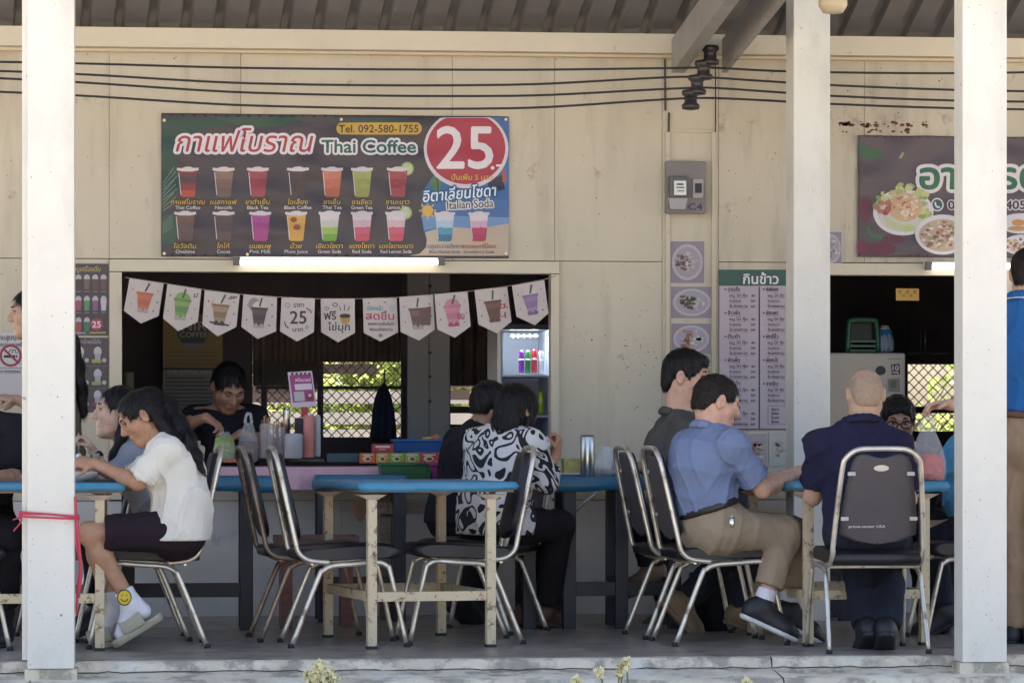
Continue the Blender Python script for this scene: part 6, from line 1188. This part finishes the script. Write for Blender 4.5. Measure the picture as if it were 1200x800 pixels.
# black and white scroll blouse
pm = bpy.data.materials.new('scroll_print'); pm.use_nodes = True; n_ = pm.node_tree; pb = n_.nodes['Principled BSDF']; pb.inputs['Roughness'].default_value = .8; tc = n_.nodes.new('ShaderNodeTexCoord')
nz = n_.nodes.new('ShaderNodeTexNoise'); nz.inputs['Scale'].default_value = 6.0; nz.inputs['Detail'].default_value = 0; nz.inputs['Distortion'].default_value = 2.2; n_.links.new(tc.outputs['Object'], nz.inputs[0])
mt = n_.nodes.new('ShaderNodeMath'); mt.operation = 'MULTIPLY'; mt.inputs[1].default_value = 4.0; n_.links.new(nz.outputs['Fac'], mt.inputs[0]); fr_ = n_.nodes.new('ShaderNodeMath'); fr_.operation = 'FRACT'; n_.links.new(mt.outputs[0], fr_.inputs[0])
cr = n_.nodes.new('ShaderNodeValToRGB'); cr.color_ramp.interpolation = 'CONSTANT'; cr.color_ramp.elements[0].color = (.62, .59, .58, 1); cr.color_ramp.elements[1].position = .57; cr.color_ramp.elements[1].color = (.012, .011, .014, 1); n_.links.new(fr_.outputs[0], cr.inputs[0]); n_.links.new(cr.outputs[0], pb.inputs['Base Color'])
X_ = (1, 0, 0)
gir = person('girl in a loose white shirt leaning over the table, yellow smiley on her sock', 15.6, dict(P=(208, 622), W=(213, 590), C=(205, 550), N=(190, 511), lat=(0, 1, 0), H=(165, 489), hf=(-.84, -.08, -.56), armL=((162, 566, -.15), (112, 543, -.06)), armR=((150, 566, .2), (110, 545, .12)), legL=((104, 624, -.09), (155, 709, -.08), (143, 742, -.08)), legR=((108, 624, .10), (130, 714, .08), (116, 752, .08))),
    tan_s, dict(m=whitec, sleeve=(.82, 0), inf=.014, hang=.04, amp=.014, h=.0062, fq=80, al=(.6, .2, 1), seed=4), dict(m=maroon, ext=.40, name='shorts'), ('long', hair_m, [(((178, 468), (194, 478), (208, 496, -.04), (220, 514, -.09), (230, 533, -.12), (237, 552, -.12)), .058, .012), (((180, 478, -.05), (192, 496, -.09), (203, 512, -.13), (214, 528, -.14)), .036, .014)]), sh=.145, female=True, hs=.97, hands=dict(L=((-1, .1, .12), (.1, .6, -.6), .7, 1, .92), R=((-1, -.1, .1), (0, -.6, -.6), .6, -1, .92)))
# socks and slides of the girl
sockm = cloth('white_sock', (.72, .70, .74)); slide = mat('sage_foam_slide', (.36, .34, .25), .7, var=.06, vs=9)
for nm in 'LR':
    S, E, Wr, Hp, Kn, An, To = gir[3][nm]; rt = gir[0]; d = (Kn - An) / np.linalg.norm(Kn - An); F = Field(); F.cap(An + d * .075, An, .042, .037, .02, cut0=True); F.cap(An, To, .038, .030, .03); F.cap(An, An - d * .03 + A3((.03, 0, 0)), .037, .034, .02); so_ = F.build('sock', sockm, rt, rt, h=.006, inflate=.005, fold=folds(.002, 60, (0, 1, .1), 2))
    if nm == 'L':
        c = An + d * .045 + A3((-.012, -.0475, .0)); b = MB(); u = basis((0, -1, 0)); ring = lambda r_, y: [Vector(c + A3((r_ * math.cos(t), y, r_ * 1.12 * math.sin(t)))) for t in [k * .3491 for k in range(18)]]
        b.add(ring(.033, -.002), [tuple(range(18))]); part('smiley_edge', b, mat('smiley_black', (.02, .02, .02), .7), so_, top=rt); b = MB(); b.add(ring(.0285, -.0028), [tuple(range(18))]); part('smiley_face', b, mat('smiley_yellow', (.70, .50, .04), .7), so_, top=rt)
        for q in (((-.010, .008), (-.010, .013)), ((.010, .008), (.010, .013)), ((-.016, -.006), (-.009, -.015), (0, -.018), (.009, -.015), (.016, -.006))):
            b = MB(); b.tube([Vector(c + A3((x, -.0036, z))) for x, z in q], .0022, 5); part('smiley_line', b, mat('smiley_black', (.02, .02, .02)), so_, top=rt)
    fd = To - An; fd /= np.linalg.norm(fd); dy = -.08 if nm == 'L' else .08
    hx, tx = ((187, 720), (132, 754)) if nm == 'L' else ((150, 744), (108, 757)); hl, tp = A3(P(hx[0], hx[1], 15.6 + dy)), A3(P(tx[0], tx[1], 15.6 + dy)); ax_ = (tp - hl) / np.linalg.norm(tp - hl); lt = A3((0, 1, 0)); up_ = np.cross(ax_, lt); up_ = up_ if up_[2] > 0 else -up_
    F = Field(); F.cap(hl + ax_ * .035, tp - ax_ * .045, .046, .052, .02); F.build('slide_sole', slide, rt, rt, h=.006, planes=[(hl + up_ * .010, up_), (hl - up_ * .026, -up_)])
    F = Field(); c0 = hl + ax_ * .105 + up_ * .020; F.cap(c0 - ax_ * .035, c0 + ax_ * .075, .064, .052, .02, cut0=True, cut1=True); F.cap(c0 - ax_ * .05, c0 + ax_ * .10 - up_ * .006, .048, .040, .01, sub=True); F.build('slide_band', slide, rt, rt, h=.006, planes=[(hl + up_ * .002, -up_)])
w2 = person('woman in a grey t-shirt with a wristwatch lifting a spoon behind the girl in white', 16.35, dict(P=(194, 618), W=(188, 588), C=(171, 556), N=(149, 521), lat=(0, 1, 0), H=(137, 484), hf=(-.97, -.12, .06), armL=((129, 562, -.17), (110, 530, -.13)), armR=((140, 562, .2), (100, 558, .1)), legL=((112, 628, -.09), (118, 714, -.09), (100, 728, -.09)), legR=((112, 628, .1), (118, 714, .1), (100, 728, .1))),
    pale_s, dict(m=greyc, sleeve=(.9, 0), inf=.016, hang=.02, seed=8), dict(m=blackc, ext=.95), ('long', hair_m, [(((142, 468), (160, 480), (168, 505), (172, 535)), .06, .03), (((146, 490, -.07), (142, 512, -.11), (134, 532, -.14), (128, 549, -.15)), .028, .014)]), blk_shoe, sh=.15, female=True, hands=dict(L=((-.55, 0, .8), (-.6, -.2, -.5), 1.0, 1, .92)))
b = MB(); A_, E_ = w2[3]['L'][2], w2[3]['L'][1]; dd = (E_ - A_) / np.linalg.norm(E_ - A_); b.tube([Vector(A_ + dd * .012), Vector(A_ + dd * .034)], .034, 14); part('watch_strap', b, mat('watch_strap', (.02, .02, .022), .4), w2[0]); b = MB(); b.box(Vector(A_ + dd * .023) + V(-.016, -.040, -.016), Vector(A_ + dd * .023) + V(.016, -.031, .016)); part('watch_face', b, mat('watch_face', (.25, .26, .28), .2, .6), w2[0], bevel=.003)
b = MB(); q = P(92, 512, 16.22); b.tube([q + V(0, 0, .02), q + V(.002, 0, -.08)], .004, 6); blob(b, A3(q + V(.002, 0, -.095)), (.016, .006, .022)); tag(b.build('spoon', st, loc=q), 'steel spoon held up by the woman in grey', 'spoon')
person('stall woman in black looking down as she packs bags behind the counter', 18.98, dict(P=(262, 610), W=(264, 575), C=(264, 530), N=(264, 480, -.02), lat=(-1, 0, 0), H=(268, 454, -.12), hf=(.26, -.74, -.62), shR=(230, 489, -.02), shL=(298, 490, -.02), armR=((212, 500, -.26), (241, 489, -.52)), armL=((302, 520, -.25), (283, 508, -.52)), legR=((250, 610, -.35), (250, 712, -.3), (250, 718, -.45)), legL=((276, 610, -.35), (276, 712, -.3), (276, 718, -.45))),
    dark_s, dict(m=blackc, sleeve=(.7, 0), inf=.016, hang=.0, seed=3), dict(m=blackc, ext=.95), ('long', hair_m, []), blk_shoe, sh=.17, female=True, bulk=1.12, hs=1.06, eyes=False, hands=dict(R=((.75, -.3, -.45), (-.3, .2, -.8), .7, 1, .95), L=((-.7, -.4, -.3), (0, 0, -1), .8, -1, .95)))
person('woman in a black and white scroll print blouse seen from behind, one fist raised', 16.75, dict(P=(580, 614), W=(580, 586), C=(586, 545), N=(596, 504), lat=(.66, -.75, 0), H=(607, 481), hf=(.80, .58, -.12), armR=((640, 562, -.1), (651, 532, -.04)), armL=((556, 566, .2), (600, 556, .5)), legR=((655, 616, .12), (640, 716, .32), (652, 729, .42)), legL=((630, 614, .38), (618, 716, .5), (630, 729, .6))),
    tan_s, dict(m=pm, sleeve=(1, .35), inf=.022, hang=.05, amp=.011, seed=6, name='blouse'), dict(m=blackc, ext=.93), ('bob', hair_m), brn_sandal, sh=.175, female=True, bulk=1.08, hands=dict(R=((.25, .2, .9), (-.8, .3, 0), 1.35, 1, .95)))
person('woman in black with hair behind her ear, half hidden by the patterned blouse', 17.5, dict(P=(534, 608), W=(538, 580), C=(548, 540), N=(560, 503), lat=(.5, -.85, 0), H=(575, 474), hf=(.86, .48, -.14), armR=((578, 560, -.1), (604, 552, .1)), armL=((560, 562, .25), (600, 552, .3)), legR=((578, 612, -.02), (541, 702, -.05), (552, 718, 0)), legL=((586, 612, .2), (556, 702, .2), (566, 718, .2))),
    dark_s, dict(m=blackc, sleeve=(.7, 0), hang=.02, seed=9), dict(m=blackc, ext=.95), ('short', hair_m), blk_shoe, sh=.15, female=True)
person('dark haired man in a charcoal polo turning towards his neighbour', 16.5, dict(P=(796, 612), W=(792, 582), C=(786, 534), N=(795, 488), lat=(.1, -1, 0), H=(805, 443), hf=(.90, -.36, -.10), armR=((771, 572, -.14), (800, 600, -.24)), armL=((800, 575, .25), (830, 580, .2)), legR=((880, 625, -.1), (870, 716, -.05), (895, 732, -.05)), legL=((880, 625, .12), (800, 706, .12), (818, 728, .12))),
    fair_s, dict(m=olivec, sleeve=(.6, 0), hang=.02, seed=12), dict(m=denim, ext=.95), ('thick', hair_m), tan_shoe, sh=.185, bulk=1.05, hs=1.06, collar=olivec)
person('person in black with hands on the long blue table, hidden behind the charcoal polo', 17.4, dict(P=(806, 606), W=(805, 580), C=(801, 540), N=(803, 498), lat=(0, 1, 0), H=(806, 458), hf=(-.95, -.1, -.25), armL=((776, 562, -.16), (752, 546, -.12)), armR=((776, 562, .16), (752, 548, .1)), legL=((756, 612, -.1), (764, 668, -.1), (745, 682, -.1)), legR=((760, 612, .1), (786, 712, .1), (768, 727, .1))),
    dark_s, dict(m=blackc, sleeve=(.6, 0), seed=13), dict(m=blackc, ext=.93), ('short', hair_m), tan_shoe, sh=.16, bulk=1.1, hands=dict(L=((-1, 0, -.1), (0, .5, -.8), .8, 1), R=((-1, -.1, -.1), (0, -.5, -.8), .8, -1)))
mb_ = person('man in a light blue polo and khaki trousers reaching his forearm over the table', 15.65, dict(P=(836, 618), W=(826, 588), C=(822, 546), N=(834, 505), lat=(.43, -.9, 0), H=(840, 472), hf=(.96, .20, -.30), armR=((894, 573, -.12), (936, 552, .14)), armL=((885, 570, .35), (930, 556, .45)), legR=((921, 624, -.03), (893, 711, -.07), (938, 737, -.06)), legL=((932, 626, .2), (924, 714, .16), (952, 744, .18))),
    fair_s, dict(m=bluec, sleeve=(.74, 0), inf=.014, hem=.80, amp=.010, h=.0062, seed=15), dict(m=khaki, ext=.85, belt=beltm, rise=.9, amp=.010, al=(.2, 1, .6)), ('short', hair_b), blk_shoe, sh=.185, bulk=1.1, hs=1.04, collar=bluec, soles=wht_sole, brow=hair_b, hands=dict(R=((.95, .3, -.1), (-.2, .6, -.7), .7, -1)))
for nm in 'RL':
    S, E, Wr, Hp, Kn, An, To = mb_[3][nm]; d = (Kn - An) / np.linalg.norm(Kn - An); F = Field(); F.cap(An + d * .085, An - d * .02, .043, .041, .02, cut0=True); F.build('sock', sockm, mb_[0], mb_[0], h=.006, inflate=.004, fold=folds(.002, 70, (1, 0, .1), 3))
w_, M_ = mb_[1], mb_[2]; b = MB(); blob(b, w_(0, .080, -.094), (.026, .018, .022), M_); blob(b, w_(0, .094, -.049), (.024, .007, .005), M_); part('goatee', b, hair_b, mb_[0])
S, E, Wr, Hp, Kn, An, To = mb_[3]['R']; fd = (To - An) / np.linalg.norm(To - An); b = MB(); c = An + fd * .075 + A3((0, -.046, -.018)); b.add([Vector(c + fd * x + A3((0, -.001, z))) for x, z in ((-.03, .014), (.012, -.004), (.034, .012), (.010, -.014))], [(0, 1, 2, 3)]); part('side_mark', b, wht_sole, mb_[0])
b = MB(); q = P(858, 612, 15.42); blob(b, A3(q), (.014, .008, .022)); b.tube([q + V(-.012, 0, .02), q + V(.0, -.004, .034), q + V(.012, 0, .02)], .003, 6); part('key_ring', b, mat('shiny_keys', (.7, .7, .7), .25, 1.), mb_[0])
bm2 = person('bald man in a navy polo sitting with his back to the camera', 15.22, dict(P=(1014, 622), W=(1011, 592), C=(1009, 548), N=(1010, 498, .03), lat=(1, 0, 0), H=(1014, 463, .07), hf=(.06, .97, -.16), shR=(1051, 523), shL=(963, 522), armR=((1064, 585, .07), (1046, 568, .36)), armL=((952, 582, .1), (962, 562, .38)), legR=((1048, 634, .40), (1038, 738, -.02), (1036, 756, .2)), legL=((1000, 634, .40), (1016, 736, .06), (1008, 752, .26))),
    skin('tanned', (.50, .31, .21)), dict(m=navyc, sleeve=(.72, 0), inf=.016, hem=.0, amp=.013, h=.0065, fq=80, al=(1, .2, .5), seed=17), dict(m=denim, ext=.97, rise=.6), None, blk_shoe, sh=.19, bulk=1.08, hs=1.0, collar=navyc, hands=dict(R=((-.6, .7, 0), (0, 0, -1), .5, 1), L=((.3, .9, 0), (0, 0, -1), .5, -1)))
F = Field(); w_, M_ = bm2[1], bm2[2]; F.ell(w_(0, -.014, .026), A3((.0758, .0968, .0862)), M_); F.ell(w_(0, .12, .0), A3((.09, .07, .13)), M_, .03, True); F.ell(w_(0, -.07, -.02), A3((.06, .040, .06)), M_, .03); F.build('hair', mat('shaved_stubble', (.35, .24, .165), .7, var=.15, vs=50), bm2[0], bm2[0], h=.005, inflate=.0003, planes=[(w_(0, 0, -.066), -M_[2])])
person('man with black glasses facing the camera behind the bald man', 16.8, dict(P=(1072, 612), W=(1066, 580), C=(1060, 556), N=(1054, 527), lat=(-1, 0, 0), H=(1052, 494), hf=(-.12, -.94, -.22), armR=((1028, 562, -.1), (1034, 560, -.2)), armL=((1094, 562, -.1), (1082, 560, -.2)), legR=((1080, 622, -.38), (1086, 712, -.25), (1086, 728, -.36)), legL=((1104, 622, -.38), (1108, 712, -.25), (1108, 728, -.36))),
    dark_s, dict(m=blackc, sleeve=(.65, 0), seed=19), dict(m=blackc, ext=.95), ('thick', hair_m), blk_shoe, sh=.17, hs=.98, glasses=True)
sb = person('standing man in royal blue polo and khaki trousers at the right, holding out a bag', 15.6, dict(P=(1204, 520), W=(1206, 482), C=(1207, 420), N=(1204, 352), lat=(.9, -.42, 0), H=(1206, 322), hf=(.42, .90, -.06), shL=(1160, 374, .1), armL=((1152, 455, .12), (1117, 474, .0)), armR=((1268, 460, -.1), (1262, 540, 0)), legR=((1216, 636, -.02), (1214, 738, 0), (1228, 755, .1)), legL=((1190, 636, .05), (1190, 738, .06), (1200, 753, .16))),
    fair_s, dict(m=royal, sleeve=(.7, 0), inf=.014, hem=.97, seed=21), dict(m=khaki2, ext=.97, belt=beltb, rise=1.0, al=(.2, .1, 1)), ('short', hair_b), blk_shoe, sh=.19, bulk=1.08, collar=royal, hands=dict(L=((-1, .0, -.02), (0, -.35, -1), .5, 1, 1.05)))
for k in range(2):
    b = MB(); N_, la, frr, sp = (sb[5][q] for q in ('N', 'lat', 'fr', 'spn')); b.tube([Vector(N_ + sp * (.004 + .022 * (-math.sin(a) * .5 + .5) - .014 + .012 * k) + (la * math.cos(a) * 1.05 + frr * math.sin(a)) * (.100 - .010 * k)) for a in [math.pi * .75 + q * .12 for q in range(28)]], .0028, 5); part('collar_stripe', b, mat('white_stripe', (.75, .75, .75), .7), sb[0])
person('person in sky blue mostly hidden behind the right post', 16.45, dict(P=(1150, 615), W=(1138, 585), C=(1132, 548), N=(1142, 506), lat=(0, 1, 0), H=(1150, 468), hf=(-.9, .2, -.3), armL=((1140, 568, -.2), (1150, 566, -.38)), armR=((1140, 568, .2), (1128, 562, .3)), legL=((1090, 622, -.1), (1104, 716, -.1), (1090, 730, -.1)), legR=((1090, 622, .1), (1104, 716, .1), (1090, 730, .1))),
    olive_s, dict(m=skyc, sleeve=(.7, 0), hang=.02, seed=23), dict(m=denim, ext=.95), ('short', hair_m), blk_shoe, sh=.16)
person('standing woman in olive with long hair, face in profile beside the no smoking sign', 17.4, dict(P=(66, 536), W=(64, 492), C=(62, 446), N=(52, 400), lat=(0, 1, 0), H=(36, 367), hf=(-.97, -.1, -.10), armL=((44, 482, -.2), (20, 468, -.24)), armR=((46, 482, .2), (24, 470, .06)), legL=((62, 628, -.09), (64, 716, -.09), (48, 730, -.09)), legR=((62, 628, .09), (64, 716, .09), (48, 730, .09))),
    olive_s, dict(m=olive2, sleeve=(.8, 0), hang=.05, seed=25), dict(m=blackc, ext=.96), ('long', hair_m, [(((46, 356), (66, 372), (80, 402), (88, 430), (93, 455), (96, 482)), .065, .03), (((74, 380, -.06), (86, 420, -.08), (93, 450, -.06), (97, 486, -.04)), .035, .016)]), blk_shoe, sh=.15, female=True, hands=dict(L=((-1, 0, .15), (0, .3, -.9), .6, 1, .92), R=((-1, -.1, .1), (0, -.3, -.9), .6, -1, .92)))
person('person in black at the left edge, only a shoulder in the picture', 16.15, dict(P=(-30, 615), W=(-30, 580), C=(-29, 540), N=(-30, 485), lat=(-1, 0, 0), H=(-30, 446), hf=(-.3, -.9, -.2), armR=((-78, 560, -.1), (-50, 560, -.3)), armL=((14, 562, -.08), (-14, 560, -.3)), legR=((-50, 625, -.38), (-52, 716, -.25), (-52, 730, -.35)), legL=((6, 625, -.38), (4, 716, -.25), (2, 730, -.35))),
    tan_s, dict(m=blackc, sleeve=(.8, 0), seed=27), dict(m=blackc, ext=.95), ('short', hair_m), blk_shoe, sh=.175, bulk=1.1)
